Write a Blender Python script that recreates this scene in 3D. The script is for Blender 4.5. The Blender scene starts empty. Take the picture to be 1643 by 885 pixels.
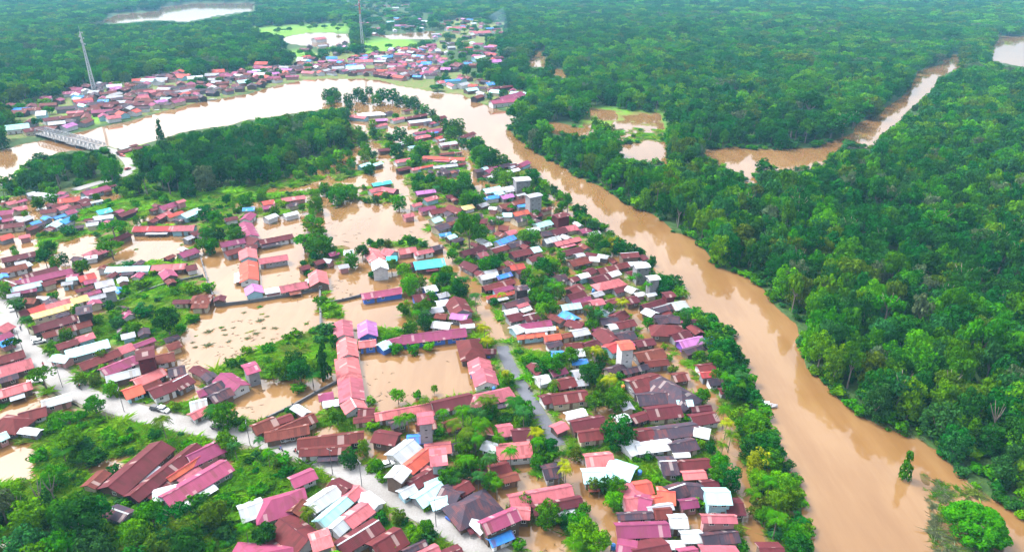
import bpy, math, random
import numpy as np
from mathutils import Vector, Matrix
random.seed(7); rng = np.random.default_rng(11)
SC = bpy.context.scene; COL = SC.collection

# ---------------------------------------------------------------- camera, sky, sun, exposure
IW, IH, F = 1643.0, 885.0, 1110.0           # the photograph's size and its focal length in pixels
TH, CH = math.radians(24.8), 125.0          # pitch below the horizon, height of the drone
ST, CT = math.sin(TH), math.cos(TH)
cd = bpy.data.cameras.new('camera'); cam = bpy.data.objects.new('camera', cd); COL.objects.link(cam)
cam.location = (0, 0, CH); cam.rotation_euler = (math.pi/2 - TH, 0, 0)
cd.sensor_width = 36; cd.lens = F/IW*36; cd.clip_start = 1; cd.clip_end = 20000
SC.camera = cam
SUN_EL, SUN_AZ = math.radians(52), math.radians(-60)     # high sun behind thin overcast, from the upper left
wd = bpy.data.worlds.new('World'); SC.world = wd; wd.use_nodes = True
wn, wl = wd.node_tree.nodes, wd.node_tree.links
bg = wn['Background']; bg.inputs[1].default_value = 0.15
sky = wn.new('ShaderNodeTexSky'); sky.sky_type = 'NISHITA'; sky.sun_disc = False
sky.sun_elevation = SUN_EL; sky.sun_rotation = SUN_AZ; sky.dust_density = 4; sky.air_density = 1.0; sky.altitude = 50
hs = wn.new('ShaderNodeHueSaturation'); hs.inputs['Saturation'].default_value = 0.25; hs.inputs['Value'].default_value = 1.0
wl.new(sky.outputs[0], hs.inputs['Color'])
tcw = wn.new('ShaderNodeTexCoord'); sxw = wn.new('ShaderNodeSeparateXYZ'); wl.new(tcw.outputs['Generated'], sxw.inputs[0])     # overcast: the cloud deck is brighter overhead than at the horizon
mrw = wn.new('ShaderNodeMapRange'); mrw.inputs['From Max'].default_value = .75; mrw.inputs['To Min'].default_value = .42; mrw.inputs['To Max'].default_value = 1.45; wl.new(sxw.outputs[2], mrw.inputs['Value'])
mxw = wn.new('ShaderNodeVectorMath'); mxw.operation = 'SCALE'; wl.new(hs.outputs[0], mxw.inputs[0]); wl.new(mrw.outputs[0], mxw.inputs[3]); wl.new(mxw.outputs[0], bg.inputs[0])
sd = bpy.data.lights.new('sun', 'SUN'); sd.energy = 1.2; sd.angle = math.radians(11); sd.color = (1.0, .95, .88)
sun = bpy.data.objects.new('sun', sd); COL.objects.link(sun)
sun.rotation_euler = Vector((math.sin(SUN_AZ)*math.cos(SUN_EL), math.cos(SUN_AZ)*math.cos(SUN_EL), math.sin(SUN_EL))).to_track_quat('Z', 'Y').to_euler()
vs = SC.view_settings; vs.view_transform = 'Standard'; vs.look = 'None'; vs.exposure = 1.95; vs.gamma = 1; vs.use_curve_mapping = False
SC.render.engine = 'CYCLES'
SC.cycles.max_bounces = 5; SC.cycles.transparent_max_bounces = 4; SC.cycles.volume_bounces = 0

# ---------------------------------------------------------------- pixel <-> ground
def gp(x, y, z=0.0):
    """The point at height z that the photograph shows at pixel x, y."""
    u, v = (x - IW/2)/F, (y - IH/2)/F
    t = (CH - z)/(ST + v*CT)
    return u*t, (CT - v*ST)*t
def to_px(X, Y, Z=0.0):
    dz = Z - CH
    depth = Y*CT - dz*ST
    return IW/2 + F*X/depth, IH/2 + F*(-(Y*ST + dz*CT))/depth
def scale_at(X, Y, Z=0.0): return F/(Y*CT - (Z - CH)*ST)

# ---------------------------------------------------------------- object helpers
def tag(o, label=None, cat=None, group=None, kind=None):
    if label: o['label'] = label
    if cat: o['category'] = cat
    if group: o['group'] = group
    if kind: o['kind'] = kind
    return o
def empty(name, loc=(0, 0, 0), rz=0.0):
    o = bpy.data.objects.new(name, None); COL.objects.link(o); o.location = loc; o.rotation_euler = (0, 0, rz); o.empty_display_size = .5
    return o
def ob(name, me, parent=None, loc=None, rot=None, scl=None):
    o = bpy.data.objects.new(name, me); COL.objects.link(o)
    if parent is not None: o.parent = parent
    if loc is not None: o.location = loc
    if rot is not None: o.rotation_euler = rot
    if scl is not None: o.scale = scl
    return o
class MB:
    """Collects faces of one mesh."""
    def __init__(s): s.v, s.f, s.m = [], [], []
    def face(s, pts, m=0):
        n = len(s.v); s.v += [tuple(p) for p in pts]; s.f.append(tuple(range(n, n+len(pts)))); s.m.append(m)
    def box(s, x0, y0, z0, x1, y1, z1, m=0, M=None):
        c = [Vector(p) for p in ((x0,y0,z0),(x1,y0,z0),(x1,y1,z0),(x0,y1,z0),(x0,y0,z1),(x1,y0,z1),(x1,y1,z1),(x0,y1,z1))]
        if M is not None: c = [M @ p for p in c]
        n = len(s.v); s.v += [tuple(p) for p in c]
        for f in ((0,3,2,1),(4,5,6,7),(0,1,5,4),(1,2,6,5),(2,3,7,6),(3,0,4,7)): s.f.append(tuple(n+i for i in f)); s.m.append(m)
    def bar(s, a, b, r, m=0):
        a, b = Vector(a), Vector(b); d = b - a; L = d.length
        if L < 1e-6: return
        s.box(-r, -r, 0, r, r, L, m, Matrix.Translation(a) @ d.to_track_quat('Z', 'Y').to_matrix().to_4x4())
    def tube(s, pts, rs, k=6, m=0):
        rings = []
        pts = [Vector(p) for p in pts]
        for i, p in enumerate(pts):
            d = (pts[min(i+1, len(pts)-1)] - pts[max(i-1, 0)]).normalized()
            q = d.to_track_quat('Z', 'Y'); n = len(s.v)
            for j in range(k):
                a = 2*math.pi*j/k; s.v.append(tuple(p + q @ Vector((rs[i]*math.cos(a), rs[i]*math.sin(a), 0))))
            rings.append(n)
        for i in range(len(rings)-1):
            for j in range(k):
                a, b = rings[i], rings[i+1]; s.f.append((a+j, a+(j+1) % k, b+(j+1) % k, b+j)); s.m.append(m)
        s.f.append(tuple(rings[-1]+j for j in range(k))); s.m.append(m)
    def mesh(s, name, mats, smooth=False):
        me = bpy.data.meshes.new(name); me.from_pydata(s.v, [], s.f)
        for m in (mats if isinstance(mats, (list, tuple)) else [mats]): me.materials.append(m)
        if any(s.m): me.polygons.foreach_set('material_index', s.m)
        if smooth: me.polygons.foreach_set('use_smooth', [True]*len(s.f))
        me.update(); return me
    def build(s, name, mats, parent=None, smooth=False, **k): return ob(name, s.mesh(name, mats, smooth), parent, **k)

# ---------------------------------------------------------------- materials
def new_mat(name, rough=.7, spec=.3):
    m = bpy.data.materials.new(name); m.use_nodes = True
    b = m.node_tree.nodes['Principled BSDF']; b.inputs['Roughness'].default_value = rough
    b.inputs['Specular IOR Level'].default_value = spec
    return m, m.node_tree.nodes, m.node_tree.links, b
def N(n, t, **k):
    o = n.new(t)
    for a, v in k.items(): setattr(o, a, v)
    return o
def noise(n, l, scale, detail=3, coord=None, rough=.55):
    o = N(n, 'ShaderNodeTexNoise'); o.inputs['Scale'].default_value = scale; o.inputs['Detail'].default_value = detail; o.inputs['Roughness'].default_value = rough
    if coord is not None: l.new(coord, o.inputs['Vector'])
    return o.outputs['Fac']
def ramp(n, l, fac, stops):
    r = N(n, 'ShaderNodeValToRGB'); e = r.color_ramp.elements
    while len(e) > 1: e.remove(e[-1])
    e[0].position, e[0].color = stops[0][0], (*stops[0][1], 1)
    for p, c in stops[1:]:
        q = e.new(p); q.color = (*c, 1)
    l.new(fac, r.inputs[0]); return r.outputs[0]
def mix(n, l, fac, a, b, mode='MIX'):
    m = N(n, 'ShaderNodeMix', data_type='RGBA', blend_type=mode)
    for s, v in ((m.inputs[0], fac), (m.inputs[6], a), (m.inputs[7], b)):
        if isinstance(v, (int, float)): s.default_value = v
        elif isinstance(v, tuple): s.default_value = (*v, 1)
        else: l.new(v, s)
    return m.outputs[2]
def math_(n, l, op, a, b=0.0):
    m = N(n, 'ShaderNodeMath', operation=op)
    for s, v in ((m.inputs[0], a), (m.inputs[1], b)):
        if isinstance(v, (int, float)): s.default_value = v
        else: l.new(v, s)
    return m.outputs[0]

def roof_mat(name, c, rust=.35, rustc=(.14, .05, .03), rough=.75):
    """Corrugated sheet: each sheet a slightly different fade, ribs as bump, patches of rust and dirt."""
    m, n, l, b = new_mat(name, rough, .10)
    tc = N(n, 'ShaderNodeTexCoord'); oi = N(n, 'ShaderNodeObjectInfo')
    sep = N(n, 'ShaderNodeSeparateXYZ'); l.new(tc.outputs['Object'], sep.inputs[0])
    sheet = math_(n, l, 'FLOOR', math_(n, l, 'MULTIPLY', sep.outputs[0], 1/.9))
    row = math_(n, l, 'FLOOR', math_(n, l, 'MULTIPLY', sep.outputs[1], 1/2.6))
    cb = N(n, 'ShaderNodeCombineXYZ'); l.new(sheet, cb.inputs[0]); l.new(row, cb.inputs[1]); l.new(oi.outputs['Random'], cb.inputs[2])
    wn_ = N(n, 'ShaderNodeTexWhiteNoise'); l.new(cb.outputs[0], wn_.inputs['Vector'])
    add = N(n, 'ShaderNodeVectorMath', operation='ADD'); l.new(tc.outputs['Object'], add.inputs[0])
    sc_ = N(n, 'ShaderNodeVectorMath', operation='SCALE'); sc_.inputs[3].default_value = 90
    cr = N(n, 'ShaderNodeCombineXYZ'); l.new(oi.outputs['Random'], cr.inputs[0]); l.new(oi.outputs['Random'], cr.inputs[1])
    l.new(cr.outputs[0], sc_.inputs[0]); l.new(sc_.outputs[0], add.inputs[1])
    big = noise(n, l, .35, 4, add.outputs[0])
    stretch = N(n, 'ShaderNodeMapping'); stretch.inputs['Scale'].default_value = (2.5, .35, .35); l.new(add.outputs[0], stretch.inputs[0])
    streak = noise(n, l, 1.2, 3, stretch.outputs[0])
    hsv = N(n, 'ShaderNodeHueSaturation'); hsv.inputs['Color'].default_value = (*c, 1)
    v = math_(n, l, 'ADD', math_(n, l, 'MULTIPLY', wn_.outputs['Value'], .22), math_(n, l, 'MULTIPLY', oi.outputs['Random'], .5))
    l.new(math_(n, l, 'ADD', v, .66), hsv.inputs['Value'])
    l.new(math_(n, l, 'ADD', math_(n, l, 'MULTIPLY', oi.outputs['Random'], .025), .487), hsv.inputs['Hue'])
    rf = ramp(n, l, math_(n, l, 'ADD', math_(n, l, 'MULTIPLY', big, .6), math_(n, l, 'MULTIPLY', streak, .4)), [(.48, (0, 0, 0)), (.66, (1, 1, 1))])
    col = mix(n, l, math_(n, l, 'MULTIPLY', rf, rust), hsv.outputs[0], rustc)
    dk = math_(n, l, 'LESS_THAN', wn_.outputs['Value'], .07); col = mix(n, l, math_(n, l, 'MULTIPLY', dk, .45), col, rustc)
    odd = math_(n, l, 'GREATER_THAN', wn_.outputs['Value'], .955)
    col = mix(n, l, math_(n, l, 'MULTIPLY', odd, .35), col, (.38, .33, .31))
    l.new(col, b.inputs['Base Color'])
    wv = N(n, 'ShaderNodeTexWave'); wv.inputs['Scale'].default_value = 1.1; l.new(tc.outputs['Object'], wv.inputs['Vector'])
    bp = N(n, 'ShaderNodeBump'); bp.inputs['Strength'].default_value = .35; bp.inputs['Distance'].default_value = .06
    l.new(wv.outputs['Fac'], bp.inputs['Height']); l.new(bp.outputs[0], b.inputs['Normal'])
    return m
ROOFC = {'R': (.077, .016, .021), 'T': (.098, .025, .020), 'P': (.285, .080, .095), 'O': (.31, .055, .040), 'M': (.165, .034, .080), 'D': (.028, .023, .034),
         'W': (.33, .36, .39), 'C': (.25, .46, .49), 'K': (.05, .38, .44), 'B': (.035, .17, .50), 'Y': (.52, .39, .15), 'G': (.22, .23, .26), 'L': (.26, .10, .26)}
ROOFN = {'R': 'maroon', 'T': 'rust brown', 'P': 'pink', 'O': 'orange red', 'M': 'magenta', 'D': 'charcoal', 'W': 'white', 'C': 'pale cyan',
         'K': 'turquoise', 'B': 'blue', 'Y': 'yellow', 'G': 'grey', 'L': 'lilac'}
ROOFM = {k: roof_mat('roof_' + ROOFN[k].replace(' ', '_'), c, rust=.75 if k in 'RT' else (.38 if k in 'WCKBYGL' else .6),
                     rustc=(.2, .15, .12) if k in 'WCG' else ((.05, .016, .014) if k in 'RT' else (.12, .04, .04))) for k, c in ROOFC.items()}
def wall_mat(name, c, rough=.8):
    m, n, l, b = new_mat(name, rough, .2)
    tc = N(n, 'ShaderNodeTexCoord'); oi = N(n, 'ShaderNodeObjectInfo')
    f = noise(n, l, .8, 4, tc.outputs['Object'])
    wv = N(n, 'ShaderNodeTexWave', bands_direction='Z'); wv.inputs['Scale'].default_value = 1.3; wv.inputs['Distortion'].default_value = .4; l.new(tc.outputs['Object'], wv.inputs['Vector'])
    col = mix(n, l, ramp(n, l, f, [(.45, (0, 0, 0)), (.7, (.6, .6, .6))]), c, tuple(x*.55 for x in c))
    col = mix(n, l, math_(n, l, 'MULTIPLY', wv.outputs['Fac'], .22), col, tuple(x*.6 for x in c))
    h = N(n, 'ShaderNodeHueSaturation'); l.new(col, h.inputs['Color']); l.new(math_(n, l, 'ADD', math_(n, l, 'MULTIPLY', oi.outputs['Random'], .4), .75), h.inputs['Value'])
    l.new(h.outputs[0], b.inputs['Base Color']); return m
WALLM = {k: wall_mat('wall_' + k, c) for k, c in {'white': (.55, .55, .57), 'wood': (.13, .09, .07), 'dark': (.055, .042, .042), 'concrete': (.22, .22, .24), 'blue': (.06, .14, .46),
         'cyan': (.28, .46, .54), 'cream': (.45, .39, .29), 'pink': (.38, .19, .19), 'maroon': (.10, .02, .025), 'purple': (.14, .06, .30)}.items()}
def plain(name, c, rough=.6, spec=.4, var=.25, sc=1.5, metal=0):
    m, n, l, b = new_mat(name, rough, spec)
    tc = N(n, 'ShaderNodeTexCoord')
    l.new(mix(n, l, noise(n, l, sc, 3, tc.outputs['Object']), tuple(x*(1-var) for x in c), tuple(min(1, x*(1+var)) for x in c)), b.inputs['Base Color'])
    b.inputs['Metallic'].default_value = metal
    return m
M_ = {'frame': plain('window_frame', (.6, .6, .58)), 'pane': plain('window_pane', (.03, .035, .045), .12, .6), 'door': plain('door_wood', (.13, .075, .05)),
      'steel': plain('galvanised_steel', (.20, .21, .23), .5, .3), 'redsteel': plain('red_painted_steel', (.45, .06, .05)), 'whitesteel': plain('white_painted_steel', (.42, .42, .45)),
      'concrete': plain('weathered_concrete', (.10, .10, .105), .85, .1, .35, .6), 'tyre': plain('rubber', (.025, .025, .028), .8), 'glass': plain('car_glass', (.03, .04, .05), .08, .7),
      'skin': plain('skin', (.35, .2, .14)), 'cloth': plain('shirt_cloth', (.1, .12, .3)), 'redcloth': plain('red_cloth', (.45, .05, .05)), 'hair': plain('dark_hair', (.02, .018, .016)),
      'bluepaint': plain('blue_paint', (.05, .2, .6)), 'yellow': plain('yellow_paint', (.75, .45, .03)), 'black': plain('black_paint', (.02, .02, .022), .3), 'boatwood': plain('boat_wood', (.22, .15, .1))}
def leaf_mat(name, tone, sat=1.1, trans=.25):
    """Leaf clumps: the tree's own colour, each clump a little lighter or darker."""
    m = bpy.data.materials.new(name); m.use_nodes = True; n, l = m.node_tree.nodes, m.node_tree.links
    n.remove(n['Principled BSDF']); out = n['Material Output']
    oi = N(n, 'ShaderNodeObjectInfo'); at = N(n, 'ShaderNodeAttribute', attribute_name='tint')
    h = N(n, 'ShaderNodeHueSaturation'); h.inputs['Color'].default_value = (*tone, 1); h.inputs['Saturation'].default_value = sat
    l.new(math_(n, l, 'ADD', math_(n, l, 'MULTIPLY', at.outputs['Fac'], .95), math_(n, l, 'ADD', math_(n, l, 'MULTIPLY', oi.outputs['Random'], .35), .38)), h.inputs['Value'])
    l.new(math_(n, l, 'ADD', math_(n, l, 'MULTIPLY', at.outputs['Fac'], -.03), math_(n, l, 'ADD', math_(n, l, 'MULTIPLY', oi.outputs['Random'], .03), .5)), h.inputs['Hue'])
    d = N(n, 'ShaderNodeBsdfDiffuse'); t = N(n, 'ShaderNodeBsdfTranslucent'); ms = N(n, 'ShaderNodeMixShader'); ms.inputs[0].default_value = trans
    l.new(h.outputs[0], d.inputs[0]); l.new(h.outputs[0], t.inputs[0]); l.new(d.outputs[0], ms.inputs[1]); l.new(t.outputs[0], ms.inputs[2]); l.new(ms.outputs[0], out.inputs[0])
    return m
TONES = {'m': (.042, .138, .013), 'd': (.018, .080, .013), 'l': (.075, .20, .010), 'b': (.028, .098, .025), 'o': (.060, .105, .013), 'p': (.070, .105, .05), 'y': (.17, .20, .02)}
TONEN = {'m': 'mid green', 'd': 'dark green', 'l': 'lime green', 'b': 'blue green', 'o': 'olive', 'p': 'pale grey green', 'y': 'yellow green'}
LEAFT = {k: leaf_mat('leaf_' + TONEN[k].replace(' ', '_'), c) for k, c in TONES.items()}; LEAF = LEAFT['m']
BARK = plain('bark', (.15, .125, .105), .9, .1, .5, 1.2)
# ---------------------------------------------------------------- where land, water and built-up ground lie (a map kept in the photograph's pixels, sampled on the ground)
MX0, MY0, MS = -900, -64, 2.0
MW, MH = 1760, 640
gx, gy = np.meshgrid(MX0 + MS*np.arange(MW), MY0 + MS*np.arange(MH))
def inside(poly, X, Y):
    r = np.zeros(X.shape, bool); n = len(poly)
    for i in range(n):
        x0, y0 = poly[i]; x1, y1 = poly[(i+1) % n]
        if y0 == y1: continue
        c = ((y0 > Y) != (y1 > Y)) & (X < (x1-x0)*(Y-y0)/(y1-y0) + x0)
        r ^= c
    return r
def P(s):
    q = [float(t) for t in s.replace(',', ' ').split()]
    return list(zip(q[::2], q[1::2]))
RIVER = P("""1330,1150 1305,885 1290,835 1283,790 1258,740 1240,690 1217,652 1205,620 1185,560 1165,530 1125,507 1100,495 1085,465 1055,440 1032,410 985,385 960,360 935,337 912,325 890,302
 870,287 842,268 805,252 782,237 757,215 735,195 705,187 680,178 640,172 600,170 545,172 490,178 430,188 395,192 370,200 330,205 290,212 240,228 205,236 165,240 140,240 95,243 60,258 30,278 0,297 -200,350 -900,560
 -900,400 -200,290 0,243 40,232 75,226 130,213 160,206 200,198 260,181 320,165 360,159 400,151 440,139 490,129 550,126 610,129 640,138 700,149 740,152 770,167 800,177 828,184 842,188 822,196 815,207 832,224 862,247 902,267 932,287 967,302 1002,327 1042,342 1065,357
 1082,374 1112,382 1132,402 1147,427 1177,439 1202,447 1227,467 1242,492 1277,522 1283,547 1293,592 1322,612 1347,642 1382,667 1422,692 1462,702 1502,722 1562,782 1602,805 1645,832 1740,885 2200,1150""")
TRIB = [P("1540,88 1520,92 1510,105 1480,112 1462,130 1450,156 1420,176 1400,191 1375,199 1370,216 1340,226 1300,239 1220,242 1180,237 1118,242 1130,256 1190,278 1240,272 1290,274 1330,257 1348,237 1402,236 1412,216 1442,197 1452,181 1492,147 1507,122 1542,109"),
        P("1590,61 1643,58 2000,50 2000,120 1643,108 1592,97"),
        P("862,197 890,196 920,204 948,212 946,222 900,216 868,208"), P("978,234 1030,230 1070,230 1072,262 1018,264 996,248"), P("1190,272 1200,300 1215,300 1205,272"),
        P("960,178 985,180 990,190 965,192"), P("985,196 1010,198 1012,206 990,206"), P("848,84 876,84 873,108 850,106"), P("888,108 912,116 910,126 892,120"), P("715,92 720,96 700,100"),
        P("158,37 190,23 250,19 256,12 300,6 400,8 398,19 350,26 300,35 250,32 190,38"), P("300,6 410,5 405,20 300,14"),
        P("448,62 500,52 560,55 562,69 520,76 468,71"), P("605,58 700,50 692,63 630,63"), P("-40,120 -10,120 -10,130 -40,130")]
VILLAGE = P("-500,480 -200,345 0,318 130,300 250,318 420,300 560,235 560,172 640,168 740,195 850,275 960,372 1100,500 1180,640 1285,850 1330,1150 -600,1150")
PONDS = [P("578,572 742,552 772,600 778,622 700,645 588,655"), P("345,490 512,464 513,525 400,565 318,605 288,595 282,545"), P("520,335 655,325 668,375 640,388 520,392 503,352"),
         P("205,376 302,378 302,396 286,416 176,421"), P("323,420 390,412 397,470 348,487"), P("410,352 492,345 492,450 420,468 405,400"), P("515,440 600,415 645,455 652,525 560,522"),
         P("370,640 450,612 545,590 545,622 432,668 378,672"), P("0,712 60,712 62,770 0,778 -200,850 -200,760"), P("0,860 40,862 40,885 -100,885"), P("30,640 90,615 105,640 60,672 -50,700 -50,690"), P("300,760 372,735 380,755 330,808 318,805"), P("225,785 280,745 290,752 240,800"),
         P("830,728 855,726 860,768 832,775"), P("812,858 905,838 925,885 940,1000 800,1000"), P("575,165 640,165 640,185 600,185"), P("540,282 480,300 420,305 430,314 540,300"), P("560,170 590,165 596,175 570,180"),
         P("625,205 660,205 655,228 630,232"), P("0,385 60,370 62,385 0,402"), P("95,390 145,375 175,400 120,415 90,412"), P("600,275 640,268 645,290 560,300 540,292")]
LAND = [P("180,442 270,440 312,478 292,522 222,562 160,542 150,522 190,500"), P("322,592 400,560 512,523 538,545 528,620 440,604 330,615"), P("520,482 578,490 572,512 520,508"),
        P("60,668 250,680 345,722 240,722 170,732 60,765 20,740 30,700"), P("382,728 470,742 462,780 400,800 372,812 355,800"), P("545,640 600,652 622,690 560,692 515,660"), P("822,565 880,568 905,600 850,612 826,592"),
        P("1022,728 1060,728 1068,780 1028,778"), P("130,332 250,312 420,302 600,272 592,296 440,318 250,342 200,352 135,350"), P("60,378 152,368 152,398 92,408 60,394"), P("0,770 120,760 240,790 330,812 440,800 445,1000 -300,1000 -200,800"),
        P("600,380 660,385 690,395 600,395"), P("740,690 790,650 850,640 870,690 830,720 760,760 730,740"), P("975,700 1010,690 1010,720 980,720"), P("1015,725 1068,728 1070,780 1020,775"), P("560,70 650,60 690,80 600,95"),
        P("400,45 560,38 560,52 440,62 400,60"), P("440,85 500,80 510,95 440,95"), P("100,185 200,140 190,190 130,205"), P("690,650 860,640 870,700 790,690"), P("180,230 230,225 250,300 200,310 120,300 200,275")]
MIXED = [(P("940,172 1062,180 1075,228 985,230 930,212"), .0), (P("1470,752 1562,785 1602,808 1618,850 1608,1000 1500,1000 1490,830"), -.03), (P("1100,495 1165,532 1190,570 1210,640 1230,700 1250,760 1270,860 1180,860 1150,640"), .35), (P("1395,675 1462,690 1510,735 1560,790 1530,790 1440,700"), .3)]
GROAD = P("-60,420 0,492 20,525 45,560 75,592 130,632 195,655 260,674 340,690 420,706 500,730 560,757 610,785 650,806 720,845 790,890 900,960")
AROAD = P("806,556 812,575 835,618 858,654 880,690 896,716")
BROAD = P("163,238 188,246 203,256 210,268 202,280 180,289 150,297 120,306")
STREETS = [(P("572,190 582,207 598,228 618,258 638,290 652,325 672,360 700,395 728,432 752,455 775,490 792,530 806,556"), 6.5), (P("885,700 930,768 985,890 1010,960"), 8.5), (P("985,455 1020,500 1060,560 1112,620 1150,655 1172,720 1195,800 1215,900"), 6),
           (P("708,208 735,228 752,260 760,290 780,330 830,365 880,400 900,430 935,445 985,455"), 4.5), (P("640,290 610,300"), 4)]
def dense(poly, z=0.0, step=3.0):
    pts = [Vector((*gp(x, y, z), 0)) for x, y in poly]; out = []
    for i in range(len(pts)-1):                          # Catmull-Rom through the points
        p0, p1, p2, p3 = pts[max(i-1, 0)], pts[i], pts[i+1], pts[min(i+2, len(pts)-1)]
        k = max(2, int((p2-p1).length/step))
        for j in range(k):
            t = j/k; out.append(.5*((2*p1) + (p2-p0)*t + (2*p0-5*p1+4*p2-p3)*t*t + (3*p1-p0-3*p2+p3)*t**3))
    out.append(pts[-1]); return out
ROADS = {'g': (dense(GROAD), 3.6), 'a': (dense(AROAD), 2.2), 'b': (dense(BROAD), 3.4)}
STRP = [(dense(p), w) for p, w in STREETS]
mask = np.ones((MH, MW)); green = np.zeros((MH, MW))
mask[inside(VILLAGE, gx, gy)] = 0; mask[inside(VILLAGE, gx, gy) & ((gx > 690) | (gx > 585) & (gy < 330))] = .14
for p in LAND: mask[inside(p, gx, gy)] = .75; green[inside(p, gx, gy)] = 1
for p, v in MIXED: mask[inside(p, gx, gy)] = v
for p in PONDS: mask[inside(p, gx, gy)] = -1.1
mask[inside(RIVER, gx, gy)] = -1.6
green[inside(MIXED[0][0], gx, gy)] = 1; mask[inside(MIXED[0][0], gx, gy)] = -.02
for p in MIXED[1:3]: mask[inside(p[0], gx, gy)] = p[1]
for p in TRIB: mask[inside(p, gx, gy)] = -1.6
def blur(a, k):
    for ax in (0, 1):
        c = np.cumsum(np.concatenate([np.repeat(np.take(a, [0], ax), k+1, ax), a, np.repeat(np.take(a, [-1], ax), k, ax)], ax), ax)
        a = (np.take(c, range(2*k+1, c.shape[ax]), ax) - np.take(c, range(0, c.shape[ax]-2*k-1), ax))/(2*k+1)
    return a
mask[gy > 150] = blur(mask, 1)[gy > 150]; green = blur(green, 2)
def samp(a, X, Y):
    px, py = to_px(X, Y)
    ix = np.clip((np.asarray(px)-MX0)/MS, 0, MW-1.001); iy = np.clip((np.asarray(py)-MY0)/MS, 0, MH-1.001)
    i, j = ix.astype(int), iy.astype(int); fx, fy = ix-i, iy-j
    return (a[j, i]*(1-fx)+a[j, i+1]*fx)*(1-fy) + (a[j+1, i]*(1-fx)+a[j+1, i+1]*fx)*fy
def vnoise(X, Y, s, seed):
    x, y = X/s, Y/s; i, j = np.floor(x).astype(np.int64), np.floor(y).astype(np.int64); fx, fy = x-i, y-j
    fx, fy = fx*fx*(3-2*fx), fy*fy*(3-2*fy)
    def h(a, b):
        n = (a*374761393 + b*668265263 + seed*2147483647) & 0xffffffff
        n = ((n ^ (n >> 13))*1274126177) & 0xffffffff
        return ((n ^ (n >> 16)) & 0xffff)/65535.0
    return (h(i, j)*(1-fx)+h(i+1, j)*fx)*(1-fy) + (h(i, j+1)*(1-fx)+h(i+1, j+1)*fx)*fy
def fbm(X, Y, s, seed): return (vnoise(X, Y, s, seed)*.55 + vnoise(X, Y, s*.45, seed+1)*.3 + vnoise(X, Y, s*.2, seed+2)*.15) - .5
def line_dist(pts, X, Y, far=60):
    d = np.full(X.shape, 1e9)
    for a, b in zip(pts[:-1], pts[1:]):
        ab = b-a; L2 = max(ab.x*ab.x+ab.y*ab.y, 1e-9)
        t = np.clip(((X-a.x)*ab.x+(Y-a.y)*ab.y)/L2, 0, 1)
        d = np.minimum(d, np.hypot(X-a.x-t*ab.x, Y-a.y-t*ab.y))
    return d
def wet_lines(X, Y):
    d = np.full(X.shape, 1e9)
    for p, w in STRP: d = np.minimum(d, line_dist(p, X, Y) - w/2)
    return d
def dry_lines(X, Y):
    d = np.full(X.shape, 1e9)
    for p, w in ROADS.values(): d = np.minimum(d, line_dist(p, X, Y) - w)
    return d
# height of the land (water stands at 0)
na, nr = 620, 460
ang = np.radians(np.linspace(-62, 62, na)); rad = 62*np.exp(np.linspace(0, math.log(9000/62), nr))
A, R = np.meshgrid(ang, rad); GX, GY = R*np.sin(A), R*np.cos(A)
def land_height(X, Y, full=True):
    v = samp(mask, X, Y)
    rr = np.hypot(X, Y); amp = np.clip(1.2 - rr/1500, .15, 1)
    v = v + amp*(1.05*fbm(X, Y, 22, 3) + .55*fbm(X, Y, 6, 9))
    wd_ = wet_lines(X, Y) + 2.4*fbm(X, Y, 7, 21); v = np.where(wd_ < 0, np.minimum(v, -.5), v)
    dd = dry_lines(X, Y); v = np.where(dd < 2.5, np.maximum(v, .55), v)
    h = np.clip(v, -1.2, .9)*.6
    return h, v, dd
HH, VV, DD = land_height(GX, GY)
RM = samp(mask, GX, GY)
hills = np.clip((R-1500)/1500, 0, 1)*18*(fbm(GX, GY, 900, 31)+.35); HH = HH + np.where(VV > .3, np.clip(hills, 0, 99), 0)
HH = np.where(DD < .4, np.minimum(HH, .27), HH)
me = bpy.data.meshes.new('ground'); nv = na*nr
me.vertices.add(nv); me.vertices.foreach_set('co', np.stack([GX, GY, HH], -1).astype(np.float32).ravel())
q = (np.arange(nr-1)[:, None]*na + np.arange(na-1)[None]).ravel(); quads = np.stack([q, q+1, q+na+1, q+na], -1)[:, ::-1].astype(np.int32)
me.loops.add(quads.size); me.loops.foreach_set('vertex_index', quads.ravel()); me.polygons.add(len(quads))
me.polygons.foreach_set('loop_start', np.arange(0, quads.size, 4, dtype=np.int32)); me.polygons.foreach_set('loop_total', np.full(len(quads), 4, np.int32))
me.update(calc_edges=True); me.polygons.foreach_set('use_smooth', np.ones(len(quads), bool))
inv = inside(VILLAGE, *to_px(GX, GY))
for q_ in ("0,165 160,138 290,112 470,95 480,88 700,70 720,30 810,28 812,62 720,82 712,110 840,145 838,180 640,140 470,132 260,180 0,230",): inv |= inside(P(q_), *to_px(GX, GY))
at = me.attributes.new('grassy', 'FLOAT', 'POINT'); at.data.foreach_set('value', samp(green, GX, GY).astype(np.float32).ravel())
at = me.attributes.new('built', 'FLOAT', 'POINT'); at.data.foreach_set('value', inv.astype(np.float32).ravel())
at = me.attributes.new('verge', 'FLOAT', 'POINT'); at.data.foreach_set('value', np.clip(1.2-DD/2.2, 0, 1).astype(np.float32).ravel())
m, n, l, b = new_mat('ground_cover', .9, .15)
g = N(n, 'ShaderNodeNewGeometry'); sep = N(n, 'ShaderNodeSeparateXYZ'); l.new(g.outputs['Position'], sep.inputs[0])
def attr(nm): return N(n, 'ShaderNodeAttribute', attribute_name=nm).outputs['Fac']
n1, n2, n3 = noise(n, l, .06, 5, g.outputs['Position']), noise(n, l, .35, 4, g.outputs['Position']), noise(n, l, 1.6, 3, g.outputs['Position'])
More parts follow.
